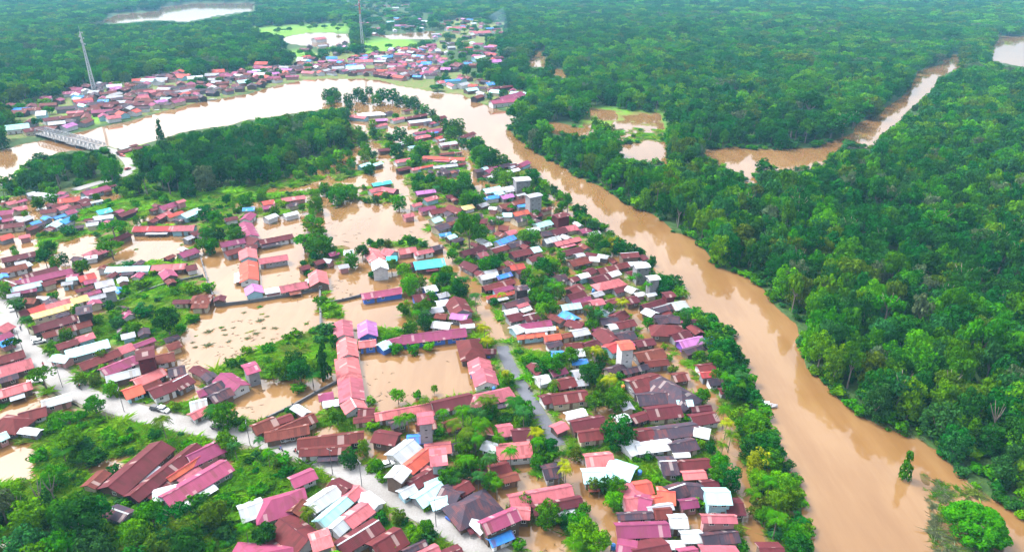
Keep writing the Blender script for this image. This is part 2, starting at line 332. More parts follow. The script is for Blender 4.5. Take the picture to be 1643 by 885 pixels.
lush = ramp(n, l, math_(n, l, 'ADD', math_(n, l, 'MULTIPLY', n2, .6), math_(n, l, 'MULTIPLY', n3, .4)), [(.3, (.035, .10, .006)), (.5, (.085, .21, .008)), (.68, (.14, .25, .016))])
floor_ = ramp(n, l, n2, [(.3, (.012, .03, .008)), (.7, (.035, .075, .016))])
yard = ramp(n, l, math_(n, l, 'ADD', math_(n, l, 'MULTIPLY', n2, .55), math_(n, l, 'MULTIPLY', n3, .45)), [(.3, (.03, .09, .01)), (.47, (.06, .12, .015)), (.56, (.13, .09, .045)), (.7, (.19, .15, .11))])
c = mix(n, l, attr('built'), floor_, yard); c = mix(n, l, attr('grassy'), c, lush)
c = mix(n, l, math_(n, l, 'MULTIPLY', attr('verge'), .8), c, ramp(n, l, n3, [(.35, (.06, .085, .025)), (.65, (.13, .115, .085))]))
wetf = ramp(n, l, sep.outputs[2], [(0, (1, 1, 1)), (.22, (0, 0, 0))])
c = mix(n, l, math_(n, l, 'MULTIPLY', wetf, .85), c, (.10, .055, .022)); l.new(c, b.inputs['Base Color'])
bp = N(n, 'ShaderNodeBump'); bp.inputs['Distance'].default_value = .4; bp.inputs['Strength'].default_value = .8; l.new(n3, bp.inputs['Height']); l.new(bp.outputs[0], b.inputs['Normal'])
me.materials.append(m); tag(ob('ground', me), kind='structure')

# muddy flood water, one level sheet
m, n, l, b = new_mat('muddy_water', .06, .5); b.inputs['IOR'].default_value = 1.58
g = N(n, 'ShaderNodeNewGeometry')
flow = N(n, 'ShaderNodeMapping'); flow.inputs['Rotation'].default_value = (0, 0, math.radians(-24)); flow.inputs['Scale'].default_value = (1, .16, 1); l.new(g.outputs['Position'], flow.inputs[0])
silt = math_(n, l, 'ADD', math_(n, l, 'MULTIPLY', noise(n, l, .014, 4, g.outputs['Position']), .5), math_(n, l, 'MULTIPLY', noise(n, l, .11, 5, flow.outputs[0], .65), .5))
l.new(ramp(n, l, silt, [(.40, (.130, .066, .022)), (.5, (.148, .079, .029)), (.58, (.170, .096, .039))]), b.inputs['Base Color'])
bp = N(n, 'ShaderNodeBump'); bp.inputs['Distance'].default_value = .02; bp.inputs['Strength'].default_value = .12
l.new(noise(n, l, .8, 3, g.outputs['Position']), bp.inputs['Height']); l.new(bp.outputs[0], b.inputs['Normal'])
WATERM = m
w = MB(); w.face([(-9000, 20, 0), (9000, 20, 0), (9000, 9000, 0), (-9000, 9000, 0)]); tag(w.build('flood_water', m), kind='structure')

# roads: a concrete road, an asphalt street, the bridge approach
def ribbon(name, pts, hw, z, mat, skirt=.5):
    mb = MB(); L = []
    for i, p in enumerate(pts):
        d = (pts[min(i+1, len(pts)-1)] - pts[max(i-1, 0)]).normalized(); nn = Vector((-d.y, d.x, 0)); L.append((p+nn*hw, p-nn*hw))
    for (a, b_), (c_, d_) in zip(L[:-1], L[1:]):
        u = lambda q, zz: (q.x, q.y, zz)
        mb.face([u(b_, z), u(d_, z), u(c_, z), u(a, z)]); mb.face([u(a, z-skirt), u(a, z), u(c_, z), u(c_, z-skirt)]); mb.face([u(b_, z), u(b_, z-skirt), u(d_, z-skirt), u(d_, z)])
    return tag(mb.build(name, mat), kind='structure')
def road_mat(name, c, c2):
    m, n, l, b = new_mat(name, .85, .2); g = N(n, 'ShaderNodeNewGeometry')
    f = math_(n, l, 'ADD', math_(n, l, 'MULTIPLY', noise(n, l, .12, 5, g.outputs['Position']), .55), math_(n, l, 'MULTIPLY', noise(n, l, 2.2, 4, g.outputs['Position']), .45))
    l.new(ramp(n, l, f, [(.34, c2), (.55, c), (.7, tuple(x*1.12 for x in c))]), b.inputs['Base Color']); return m
CONC = road_mat('pale_concrete', (.205, .20, .198), (.15, .142, .132)); ASPH = road_mat('worn_asphalt', (.085, .09, .108), (.055, .056, .064))
ribbon('concrete_road', ROADS['g'][0], 3.5, .42, CONC); ribbon('asphalt_street', ROADS['a'][0], 2.1, .36, ASPH); ribbon('bridge_approach_road', ROADS['b'][0], 3.4, .60, CONC, 1.0)
ribbon('road_shoulder', ROADS['g'][0], 4.8, .33, road_mat('gravel_shoulder', (.13, .115, .09), (.06, .08, .025)))
# ---------------------------------------------------------------- houses: roof ridge x1 y1 x2 y2 (photo pixels), width in metres, roof colour [h hip, d two storeys, tN tall tower of N metres]
HD = """
174 779 258 707 10 R|209 791 314 709 10 R|268 762 330 722 7 O|300 728 352 704 13 M|262 796 362 738 8 M|246 789 280 781 6 W|405 682 440 668 9 T|436 690 502 662 8 T|425 694 494 681 7 T|478 703 582 691 9 T|482 719 560 715 6 T|467 768 502 753 6 M
384 816 420 803 8 W|424 804 474 790 10 Mh|494 808 538 779 8 W|510 834 556 795 7 C|533 845 553 828 7 W|554 832 589 807 7 P|533 770 558 783 6 R|560 793 574 780 5 P|582 790 606 808 5 W|450 831 494 864 9 R|468 818 484 800 5 T|502 866 526 858 6 Pt6|542 872 606 833 9 R|598 872 642 846 11 R|382 884 432 888 14 Mh|425 893 452 880 8 P
602 692 638 698 7 R|630 728 662 704 9 W|654 700 690 697 6 B|672 668 692 666 6.5 Pt9|651 747 686 719 7 O|682 714 722 710 8 P|694 730 712 728 7 Pt6|656 775 698 750 6 R|630 764 646 746 6 Wd|645 786 660 778 5 W|668 797 706 772 8 C|692 802 715 795 6 C|685 772 700 767 4 C|710 780 738 791 7 D|733 782 750 772 6 R|738 812 777 794 11 Dh|774 836 828 813 9 Md|826 817 846 818 5 P|786 864 820 850 6 B|758 832 777 850 3 W|744 823 768 818 4 T|818 795 916 777 9 P|856 812 932 796 6 R|797 717 851 712 8 P|779 709 795 714 5 W|788 750 815 742 6 R|800 685 820 682 7 P|822 691 852 688 7 R|875 751 893 748 7 D|665 890 702 874 8 P|648 882 682 866 4 D|716 888 736 880 6 R
940 731 982 727 9 P|936 756 980 754 8 C|978 740 1017 753 8 C|1022 713 1076 706 7 W|1004 716 1024 708 7 W|1075 712 1115 704 7 D|1020 691 1046 688 8 R|1046 689 1118 680 8 D|1118 686 1136 690 6 W|1062 739 1082 738 9 D|1082 738 1138 734 9 R|1085 726 1103 725 4 W|1096 757 1131 755 6 P|1074 782 1098 774 9 D|1098 776 1128 779 9 D|1128 772 1150 770 6 R|1133 788 1170 788 7 Cd|1092 801 1118 798 7 M|1022 776 1042 773 7 O|1008 776 1020 790 7 P|1001 799 1023 797 8 P|1025 796 1040 800 8 M|1042 797 1060 795 6 O|1058 786 1080 788 8 O|1040 812 1078 806 5 G|992 823 1046 820 5 D|990 840 1072 837 10 M|1052 816 1074 815 6 T|1075 828 1101 828 8 W|1127 822 1181 823 9 Pd|1170 806 1186 806 7 R|1094 853 1126 852 7 W|1127 856 1154 853 8 D|1155 853 1183 850 8 D|998 873 1014 876 9 M|1017 882 1072 872 10 R|1074 868 1093 868 6 W|1094 881 1116 878 8 M|1128 884 1186 886 9 P|1220 878 1256 878 7 R
-2 549 20 541 6 B|-6 527 12 517 7 P|-8 540 14 531 6 M|-10 574 36 561 7 R|-8 590 48 574 9 P|-10 629 48 612 7 P|67 643 112 631 6 W|30 663 72 652 7 R|0 668 28 672 9 Rh|-14 702 5 694 5 C|52 523 120 504 8 R|68 534 144 513 6 T|122 496 146 491 8 Dt6|90 553 122 543 6 R|122 541 148 533 6 P|105 563 172 545 8 C|85 569 110 573 5 C|127 583 188 560 7 R|190 557 210 550 7 P|162 592 216 570 8 M|218 566 246 560 8 Rt8|170 603 222 590 6 W|214 609 260 590 7 P|197 626 225 616 8 O|240 626 275 612 8 R|275 613 300 600 9 R|270 593 295 587 7 D|250 571 278 565 8 T|228 619 255 608 5 T|196 498 207 504 6 M|268 553 286 547 6 T|196 536 213 532 5 W
355 598 385 617 8 M|328 622 354 610 7 D|336 635 368 621 8 D|305 646 330 640 7 W|305 664 332 651 5 P|320 626 336 621 5 M|392 590 412 584 7 Mt5|549 512 551 536 8 P|588 513 590 534 8 L|555 540 558 567 8 P|576 548 602 545 6 P|555 570 560 600 9 Ph|561 604 564 636 9 P|563 638 571 652 8 P|576 656 600 655 5 R|514 633 531 630 5 M
645 538 746 526 8 M|608 553 623 546 6 C|622 546 645 540 6 M|752 541 758 562 10 Th|768 573 772 591 9 P|775 590 781 611 9 P|602 661 690 645 8 P|694 646 756 632 8 R|757 635 813 623 8 Ph|692 658 704 655 5 P|714 679 736 672 6 T|695 516 722 519 6 W|740 520 760 518 5 W|738 514 755 510 6 R|725 502 750 505 6 L|782 560 790 560 4 R|814 506 838 501 7 R|834 519 883 512 7 M|822 526 840 520 7 W|843 527 890 522 6 W|830 536 873 531 8 O|873 538 898 534 7 O|862 605 878 601 6 W
904 499 924 510 6 B|911 512 936 519 7 R|918 531 942 526 6 G|964 511 990 508 7 D|977 521 993 518 5 W|990 518 1016 512 6 R|964 525 986 543 9 R|990 536 1016 531 8 D|908 551 935 548 6 T|937 551 958 545 6 R|974 556 992 548 7 O|993 551 1014 549 8 Ot9|1020 547 1048 543 6 R|1020 566 1063 558 9 T|1035 579 1070 575 6 T|912 562 936 560 7 W|1055 521 1086 522 10 Rh|1077 536 1104 528 7 R|1050 505 1090 508 7 D|1090 546 1126 538 8 L|1098 561 1126 553 6 D|974 591 999 582 8 D|1000 591 1038 582 8 D|1010 611 1056 600 11 R|1052 602 1102 630 12 Dh|1022 633 1075 628 9 D|1080 601 1102 598 6 T|1120 586 1146 582 7 R|1125 596 1148 594 7 O|1137 607 1158 605 7 D|1087 641 1110 640 7 C|1038 656 1090 650 8 R|1110 651 1140 648 6 R|1110 667 1148 661 8 R|917 676 968 667 8 R|928 693 967 688 7 R|890 684 904 678 5 P|885 634 941 627 7 R|893 611 920 605 7 R|920 596 938 593 6 G|870 636 886 632 6 R|990 669 1005 665 5 W
2 414 55 403 7 R|-10 434 40 422 7 T|32 424 43 420 6 W|35 441 90 427 7 R|25 450 113 430 7 M|8 449 26 456 8 R|17 461 66 450 6 C|20 467 57 460 6 M|40 476 58 477 8 T|60 474 78 474 6 W|12 471 30 468 6 G|66 453 85 447 6 R|125 443 150 437 8 O|108 445 124 443 4 C|152 453 180 447 8 G|168 463 182 460 7 Gt6|140 476 172 468 7 G|72 489 112 478 6 P|113 479 138 472 7 Y|50 504 115 486 6 Y|45 496 70 487 7 O|33 498 48 494 7 R|172 428 240 426 7 C|143 403 160 397 8 Ph|136 411 155 408 5 W|180 383 204 372 6 R
215 363 276 362 8 O|277 362 312 361 8 P|305 373 323 367 7 R|287 406 313 397 8 M|245 425 298 422 8 P|298 426 313 423 8 R|265 431 273 441 7 M|313 473 330 472 8 Th|353 389 391 382 7 M|360 403 386 396 7 R|391 355 402 376 9 M|397 379 413 385 9 R|415 385 468 375 7 R|393 393 412 391 7 R|396 397 398 411 9 P|398 417 399 446 9 O|405 455 408 466 8 L|415 415 460 408 7 P|425 463 448 459 6 W|449 459 491 451 8 P
508 432 512 451 9 P|580 471 643 461 7 M|594 397 606 413 9 P|608 414 610 427 8 Wd|617 398 632 403 8 P|620 411 636 410 6 K|640 398 666 394 10 P|664 403 693 397 8 P|640 426 663 420 6 R|664 420 711 414 10 K|527 406 541 402 5 M|552 401 566 400 7 W|506 419 516 416 5 R|483 428 493 425 5 R|663 474 686 470 8 R|680 461 698 457 7 W|520 414 532 416 5 G|545 425 556 423 5 G
697 363 716 357 9 D|705 375 722 372 4 B|717 379 729 375 5 C|692 396 708 392 6 D|740 403 776 393 7 R|766 407 779 403 6 P|745 418 766 429 7 R|775 391 786 388 5 W|797 387 823 377 6 B|788 399 816 391 7 R|815 391 836 385 7 D|820 405 850 398 8 R|847 399 864 395 7 C|848 413 868 407 6 R|818 425 839 421 8 O|828 433 843 429 6 R|770 441 797 435 8 W|797 441 819 435 7 B|775 459 823 447 6 R|792 464 821 457 6 M|780 474 827 465 6 O|826 460 846 458 7 Dt6|808 486 846 475 7 D|830 489 846 484 4 P|729 475 742 496 10 R|700 483 718 480 6 W|695 494 706 492 6 G|840 506 861 501 7 R|808 431 820 428 6 D|702 472 718 468 5 G
848 367 863 364 6 W|860 359 882 353 7 C|885 369 906 364 8 R|903 364 923 360 8 P|873 383 896 377 8 W|890 388 929 379 8 P|903 403 931 396 7 R|868 371 886 369 8 D|914 463 931 455 7 R|888 443 906 439 8 D|901 488 930 484 9 C|930 369 944 365 6 M|914 418 946 411 8 T|946 411 962 412 6 W|960 407 976 410 5 W|996 406 1023 404 7 Rt4|959 431 1006 420 7 R|1018 424 1040 422 7 Wt8|1005 436 1023 432 7 R|975 438 992 433 6 W|950 446 975 438 7 R|962 453 993 446 9 Ph|985 463 1008 457 6 R|1008 458 1020 463 6 W|928 441 943 437 5 W|940 434 951 429 6 R|1040 444 1056 442 6 Wt8|1066 471 1080 469 5 Rt5|1030 488 1068 477 7 R|1036 494 1051 501 6 W|1049 493 1079 485 8 D|1078 486 1099 482 8 W|1052 510 1080 505 7 D|1002 479 1021 475 7 R|1020 470 1031 468 4 W|1038 471 1051 468 4 W|911 473 936 466 7 R|918 481 946 474 6 M|928 488 951 482 5 R|948 483 966 479 6 P|984 506 1002 498 7 R
42 310 55 307 6 W|60 308 90 312 7 W|93 319 127 315 8 O|132 308 171 297 8 M|9 325 24 321 6 P|20 333 41 329 7 P|-4 338 22 336 8 M|2 346 18 343 6 R|25 353 46 345 7 G|-6 361 38 356 7 R|48 357 62 353 5 B|42 366 56 361 5 R|-4 380 16 374 7 O|30 378 47 375 5 P|65 337 90 334 7 R|90 333 109 327 7 P|82 330 98 326 6 R|123 323 137 317 7 R|104 339 119 335 7 M|110 331 128 328 6 R|130 327 143 324 5 R|80 361 96 351 7 C|96 354 113 347 7 B|155 338 176 333 7 K|150 347 181 344 6 W|138 358 157 355 6 G|189 344 213 335 6 R|208 336 218 333 4 R|188 243 229 233 6 R|190 237 204 233 6 W
255 331 278 324 8 M|282 323 294 319 5 Pt4|250 346 270 337 8 P|268 344 291 337 8 O|290 344 311 335 8 C|308 337 320 332 6 W|390 333 408 332 6 B|420 323 438 320 8 O|421 331 440 328 6 M|360 350 379 346 6 R|392 350 402 340 7 M|425 348 441 342 6 W|452 318 488 313 7 P|455 343 476 338 6 W|460 328 476 324 6 D|597 294 626 289 6 K|592 304 614 299 7 P|616 300 636 303 8 P|600 311 612 308 5 O|576 265 592 260 6 C|597 263 611 259 6 C|647 344 662 341 6 P|667 307 697 303 7 L|680 318 699 313 7 P|672 333 697 329 8 M|660 328 674 324 5 P|633 257 657 253 7 P|637 270 657 266 7 R|659 270 669 268 6 P|668 268 694 263 6 O
680 250 746 253 7 O|695 266 733 262 7 W|700 274 736 271 5 D|607 239 625 237 7 R|579 181 613 179 10 Wh|563 184 588 187 8 P|602 191 621 190 7 L|601 201 619 197 7 P|628 191 647 187 7 P|649 188 683 182 7 R|655 194 691 190 8 W|692 196 703 193 6 P|695 189 713 185 8 R|664 213 690 208 6 M|664 219 688 215 8 P|685 209 709 205 9 M|697 221 707 218 6 O|705 230 731 226 7 W|737 219 759 211 7 R|640 229 648 227 6 W|705 246 729 243 5 T|646 177 656 175 6 R|655 235 665 233 5 C|618 180 628 178 6 D
761 272 774 270 7 Dt4|778 273 796 266 9 M|773 269 781 267 5 C|782 283 795 279 5 W|799 265 816 261 7 D|812 274 831 269 6 W|833 263 846 257 7 M|775 303 801 298 9 C|792 309 804 305 7 C|803 301 823 297 8 W|775 316 798 312 6 B|803 314 821 310 7 L|825 286 849 284 8 Wt8|846 313 866 309 9 Gt11|800 329 843 318 7 T|830 329 844 327 4 B|869 336 883 331 6 T|823 341 849 335 7 O|850 343 866 339 7 R|824 348 841 344 9 D|807 341 821 341 7 C|890 346 909 341 6 Rt6|740 331 757 327 7 Y|721 328 741 336 8 R|716 313 730 311 6 R|689 336 713 332 9 R|717 348 736 348 8 D|756 344 773 342 7 D|769 351 783 351 7 R|776 361 793 363 6 R|801 361 816 362 7 T|786 331 797 332 5 W|692 351 705 347 7 C|795 345 806 342 6 G|768 328 780 324 6 G|812 372 826 368 6 P
"""
HOUSES = []
for s in HD.replace('\n', '|').split('|'):
    t = s.split()
    if len(t) != 6: continue
    x1, y1, x2, y2, w_ = map(float, t[:5]); c = t[5][0]; k = t[5][1:] or 'g'
    tall = float(k[1:]) if k[0] == 't' else 0
    kind = 'tower' if tall >= 5 else k[0] if k[0] in 'ghd' else 'g'
    eave = tall if tall else (4.9 if kind == 'd' else 2.25 + rng.uniform(-.15, .45))
    w_ *= 1 if kind == 'tower' else .84
    rise = .06*w_ + .25 if kind == 'tower' else (.30 if kind == 'h' else .235)*w_*rng.uniform(.85, 1.1)
    zr = eave + rise
    a, b_ = Vector((*gp(x1, y1, zr), 0)), Vector((*gp(x2, y2, zr), 0))
    L = (b_-a).length
    if kind == 'h': L += w_*.55
    L = max(L, 4.0); ctr = (a+b_)/2; an = math.atan2(b_.y-a.y, b_.x-a.x)
    pxs = scale_at(ctr.x, ctr.y)*math.sqrt(L*w_)
    HOUSES.append(dict(x=ctr.x, y=ctr.y, L=L, w=w_, a=an, c=c, k=kind, eave=eave, rise=rise, px=pxs, u=((x1+x2)/2, (y1+y2)/2)))
# neighbouring ridges of one crooked row: shrink a width that would run into the next parallel roof
for i, h in enumerate(HOUSES):
    for g_ in HOUSES[:i]:
        dx, dy = g_['x']-h['x'], g_['y']-h['y']
        if abs(math.sin(h['a']-g_['a'])) < .3 and dx*dx+dy*dy < 900:
            al = abs(dx*math.cos(h['a'])+dy*math.sin(h['a'])); pe = abs(-dx*math.sin(h['a'])+dy*math.cos(h['a']))
            if al < (h['L']+g_['L'])/2-1 and 2.2 < pe < (h['w']+g_['w'])/2:
                f = max(.62, pe*2/(h['w']+g_['w'])); h['w'] *= f; g_['w'] *= f
                for q_ in (h, g_): q_['rise'] *= f**.5
NEAR = len(HOUSES)
# the far riverside town: rows of small roofs along the outer bank
FAR = [(P("20,212 60,200 110,178 170,160 250,150 330,128 420,112 470,112 472,128 430,138 400,146 340,158 260,176 200,193 130,208 60,220"), 190), (P("110,150 160,138 200,140 290,118 300,128 200,150 130,170"), 64), (P("470,112 480,95 560,97 640,80 705,80 712,100 690,128 640,130 560,122 490,125"), 170),
       (P("690,70 715,35 760,28 800,40 808,62 760,62 720,78"), 34), (P("700,128 770,125 790,140 830,150 838,163 800,168 740,145 700,140"), 22), (P("540,2 600,0 660,12 640,24 560,18"), 14), (P("490,62 560,60 560,90 490,92"), 8), (P("20,175 60,165 100,160 90,185 30,195"), 10), (P("720,95 800,85 805,100 760,105"), 6), (P("630,95 700,70 790,75 800,100 720,122 690,125"), 40), (P("570,40 640,15 700,30 680,55 600,60"), 18), (P("650,150 830,168 800,176 700,146"), 6)]
FARC = 'RRRRRTTTTMMMPDDDDWGGCLOB'
for poly, nmax in FAR:
    xs, ys = [p[0] for p in poly], [p[1] for p in poly]; tries = 0; got = []
    while len(got) < nmax and tries < nmax*60:
        tries += 1; x, y = rng.uniform(min(xs), max(xs)), rng.uniform(min(ys), max(ys))
        if not inside(poly, np.array([x]), np.array([y]))[0]: continue
        X, Y = gp(x, y)
        if samp(mask, np.array([X]), np.array([Y]))[0] < .1: continue
        if any((X-h['x'])**2 + ((Y-h['y'])*.8)**2 < (7.6 + .3*h['L']*.5)**2 for h in got): continue
        an = -.25 + math.radians(rng.normal(32 if x < 480 else -15, 30) + (90 if rng.random() < .4 else 0)); w_ = rng.uniform(6, 9.5); L = rng.uniform(8, 17)
        h = dict(x=X, y=Y, L=L, w=w_, a=an, c=FARC[int(rng.integers(len(FARC)))], k='g', eave=3.6, rise=.24*w_, u=(x, y)); h['px'] = scale_at(X, Y)*math.sqrt(L*w_)
        got.append(h)
    HOUSES += got
for x1, y1, x2, y2, w_, c in ((8, 203, 46, 199, 12, 'C'), (800, 158, 836, 148, 12, 'M'), (787, 162, 828, 158, 10, 'M'), (555, 108, 582, 106, 14, 'C'), (676, 100, 692, 100, 12, 'B'), (523, 92, 540, 91, 10, 'B'), (503, 62, 520, 60, 12, 'P'), (570, 97, 598, 96, 12, 'P'), (758, 52, 785, 50, 14, 'P'), (715, 45, 745, 43, 12, 'P'), (300, 124, 325, 122, 12, 'W'), (340, 113, 360, 112, 12, 'O'), (76, 180, 94, 179, 12, 'O'), (58, 180, 74, 179, 12, 'W'), (760, 92, 778, 90, 12, 'W'), (785, 97, 803, 96, 12, 'L'), (410, 100, 430, 100, 12, 'O'), (380, 130, 398, 128, 10, 'C')):
    a, b_ = Vector((*gp(x1, y1, 6), 0)), Vector((*gp(x2, y2, 6), 0)); ctr = (a+b_)/2; L = (b_-a).length; an = math.atan2(b_.y-a.y, b_.x-a.x)
    HOUSES = HOUSES[:NEAR] + [h for h in HOUSES[NEAR:] if abs(h['x']-ctr.x) > L*.5+7 or abs(h['y']-ctr.y) > 17]
    h = dict(x=ctr.x, y=ctr.y, L=L, w=w_, a=an, c=c, k='g', eave=4, rise=.24*w_, u=((x1+x2)/2, (y1+y2)/2)); h['px'] = scale_at(ctr.x, ctr.y)*math.sqrt(L*w_); HOUSES.append(h)
# small sheds and lean-tos squeezed in beside the houses
SHEDS, tries = [], 0
core = [h for h in HOUSES[:NEAR] if h['k'] != 'tower' and h['px'] > 10 and (h['u'][0] > 690 or h['u'][0] < 330 or 560 < h['u'][1] < 700) and h['u'][1] > 190 and -5 < h['u'][0] < IW]
while len(SHEDS) < 170 and tries < 6000:
    tries += 1; h = core[int(rng.integers(len(core)))]; L, w_ = rng.uniform(3.6, 6.5), rng.uniform(2.8, 4.4); end = rng.random() < .5
    du, dv = ((h['L']/2+L/2+rng.uniform(-.1, 2))*rng.choice([-1, 1]), rng.uniform(-.4, .4)*h['w']) if end else (rng.uniform(-.45, .45)*h['L'], (h['w']/2+w_/2+rng.uniform(-.1, 2))*rng.choice([-1, 1]))
    X, Y = h['x']+du*math.cos(h['a'])-dv*math.sin(h['a']), h['y']+du*math.sin(h['a'])+dv*math.cos(h['a'])
    if any(g_ is not h and abs((g_['x']-X)*math.cos(g_['a'])+(g_['y']-Y)*math.sin(g_['a'])) < g_['L']/2+L/2-.3 and abs(-(g_['x']-X)*math.sin(g_['a'])+(g_['y']-Y)*math.cos(g_['a'])) < g_['w']/2+L/2-.3 for g_ in HOUSES[:NEAR]+SHEDS): continue
    ax, ay = np.array([X]), np.array([Y])
    if wet_lines(ax, ay)[0] < 2.5 or dry_lines(ax, ay)[0] < 3.5 or samp(mask, ax, ay)[0] < -.7: continue
    ux, uy = to_px(X, Y, 3)
    q_ = dict(x=X, y=Y, L=L, w=w_, a=h['a']+rng.choice([0, 0, math.pi/2])+rng.normal(scale=.08), c='RRTTTDDWGGMRB'[int(rng.integers(13))], k='g', eave=rng.uniform(2.1, 2.7), rise=.2*w_, u=(float(ux), float(uy)), shed=True)
    q_['px'] = scale_at(X, Y)*math.sqrt(L*w_); SHEDS.append(q_)
HOUSES += SHEDS
HOUSES.sort(key=lambda h: -h['px'])
for h in HOUSES:
    if h['c'] in 'RTD': h['wall'] = rng.choice(['wood', 'dark', 'white', 'wood', 'concrete', 'cream'])
    else: h['wall'] = rng.choice(['white', 'white', 'cream', 'concrete', 'cyan', 'wood', 'pink'])
    if h['k'] == 'tower': h['wall'] = 'dark' if h['c'] == 'D' else 'maroon' if h['c'] == 'R' else 'white' if h['c'] == 'O' else 'concrete'
    px, py = h['u']
    if 480 < px < 815 and 505 < py < 665 and h['c'] in 'PLM': h['wall'] = 'white' if px < 700 or py > 600 else 'blue'
    if 570 < px < 760 and (455 < py < 480 or 520 < py < 550): h['wall'] = 'blue'
    if abs(px-1108) < 20 and abs(py-542) < 8: h['wall'] = 'purple'

def house_frame(h): return Matrix.Translation((h['x'], h['y'], 0)) @ Matrix.Rotation(h['a'], 4, 'Z')
def wall_mesh(mb, h, m=0, M=None):
    L, w, e, r, k = h['L'], h['w'], h['eave'], h['rise'], h['k']
    x, y = L/2-.35, w/2-.45; zr = e + r*(y/(w/2)) - .1; e0 = e + r*(1-y/(w/2)) - .12
    f = (lambda *p: M @ Vector(p)) if M is not None else (lambda *p: p)
    for s in (1, -1): mb.face([f(-x*s, -y*s, -1), f(x*s, -y*s, -1), f(x*s, -y*s, e0), f(-x*s, -y*s, e0)], m)
    for s in (1, -1):
        pts = [f(x*s, -y*s, -1), f(x*s, y*s, -1), f(x*s, y*s, e0)] + ([] if k == 'h' else [f(x*s, 0, e+r-.12)]) + [f(x*s, -y*s, e0)]
        mb.face(pts, m)
def roof_mesh(mb, h, m=0, M=None, t=.14):
    L, w, e, r, k = h['L'], h['w'], h['eave'], h['rise'], h['k']
    x, y = L/2+.3, w/2+.15; f = (lambda *p: M @ Vector(p)) if M is not None else (lambda *p: p)
    i = (w/2 if k == 'h' else 0); xr = max(x-i, .3)
    for dz, flip in ((0, False), (-t, True)):
        A, B, C, D, E, G = f(-x, -y, e+dz), f(x, -y, e+dz), f(x, y, e+dz), f(-x, y, e+dz), f(-xr, 0, e+r+dz), f(xr, 0, e+r+dz)
        fs = [[A, B, G, E], [C, D, E, G]] + ([[B, C, G], [D, A, E]] if k == 'h' else [])
        for q in fs: mb.face(q[::-1] if flip else q, m)
    rim = [(-x, -y, e), (x, -y, e), (x, 0, e+r), (x, y, e), (-x, y, e), (-x, 0, e+r)] if k != 'h' else [(-x, -y, e), (x, -y, e), (x, y, e), (-x, y, e)]
    for p, q in zip(rim, rim[1:]+rim[:1]):
        if k == 'h' or True: mb.face([f(p[0], p[1], p[2]-t), f(q[0], q[1], q[2]-t), f(*q), f(*p)], m)
# one window and one door, shared by every house
wm = MB()
for a in ((-.6, -.5, -.52, .5), (.52, -.5, .6, .5), (-.52, .42, .52, .5), (-.52, -.5, .52, -.42), (-.03, -.42, .03, .42)): wm.box(a[0], -.06, a[1]+1.0, a[2], .04, a[3]+1.0)
wm.box(-.52, -.02, .58, .52, .02, 1.42, 1); WIN = wm.mesh('window', [M_['frame'], M_['pane']])
dm = MB(); dm.box(-.5, -.05, -.4, .5, .05, 1.95); DOOR = dm.mesh('door', M_['door'])
SLOT = MB(); SLOT.box(-.35, -.05, 0, .35, .05, .35); VENT = SLOT.mesh('vent', M_['pane'])
mb = MB(); mb.box(-.52, -.03, .58, .52, .03, 1.42); PANE = mb.mesh('pane', M_['pane']); mb = MB(); mb.box(.3, -.13, .8, .4, -.05, .9); HANDLE = mb.mesh('handle', M_['steel'])
def window(root, loc, rz, big):
    w_ = ob('window', WIN, root, loc, (0, 0, rz))
    if big: ob('pane', PANE, w_)
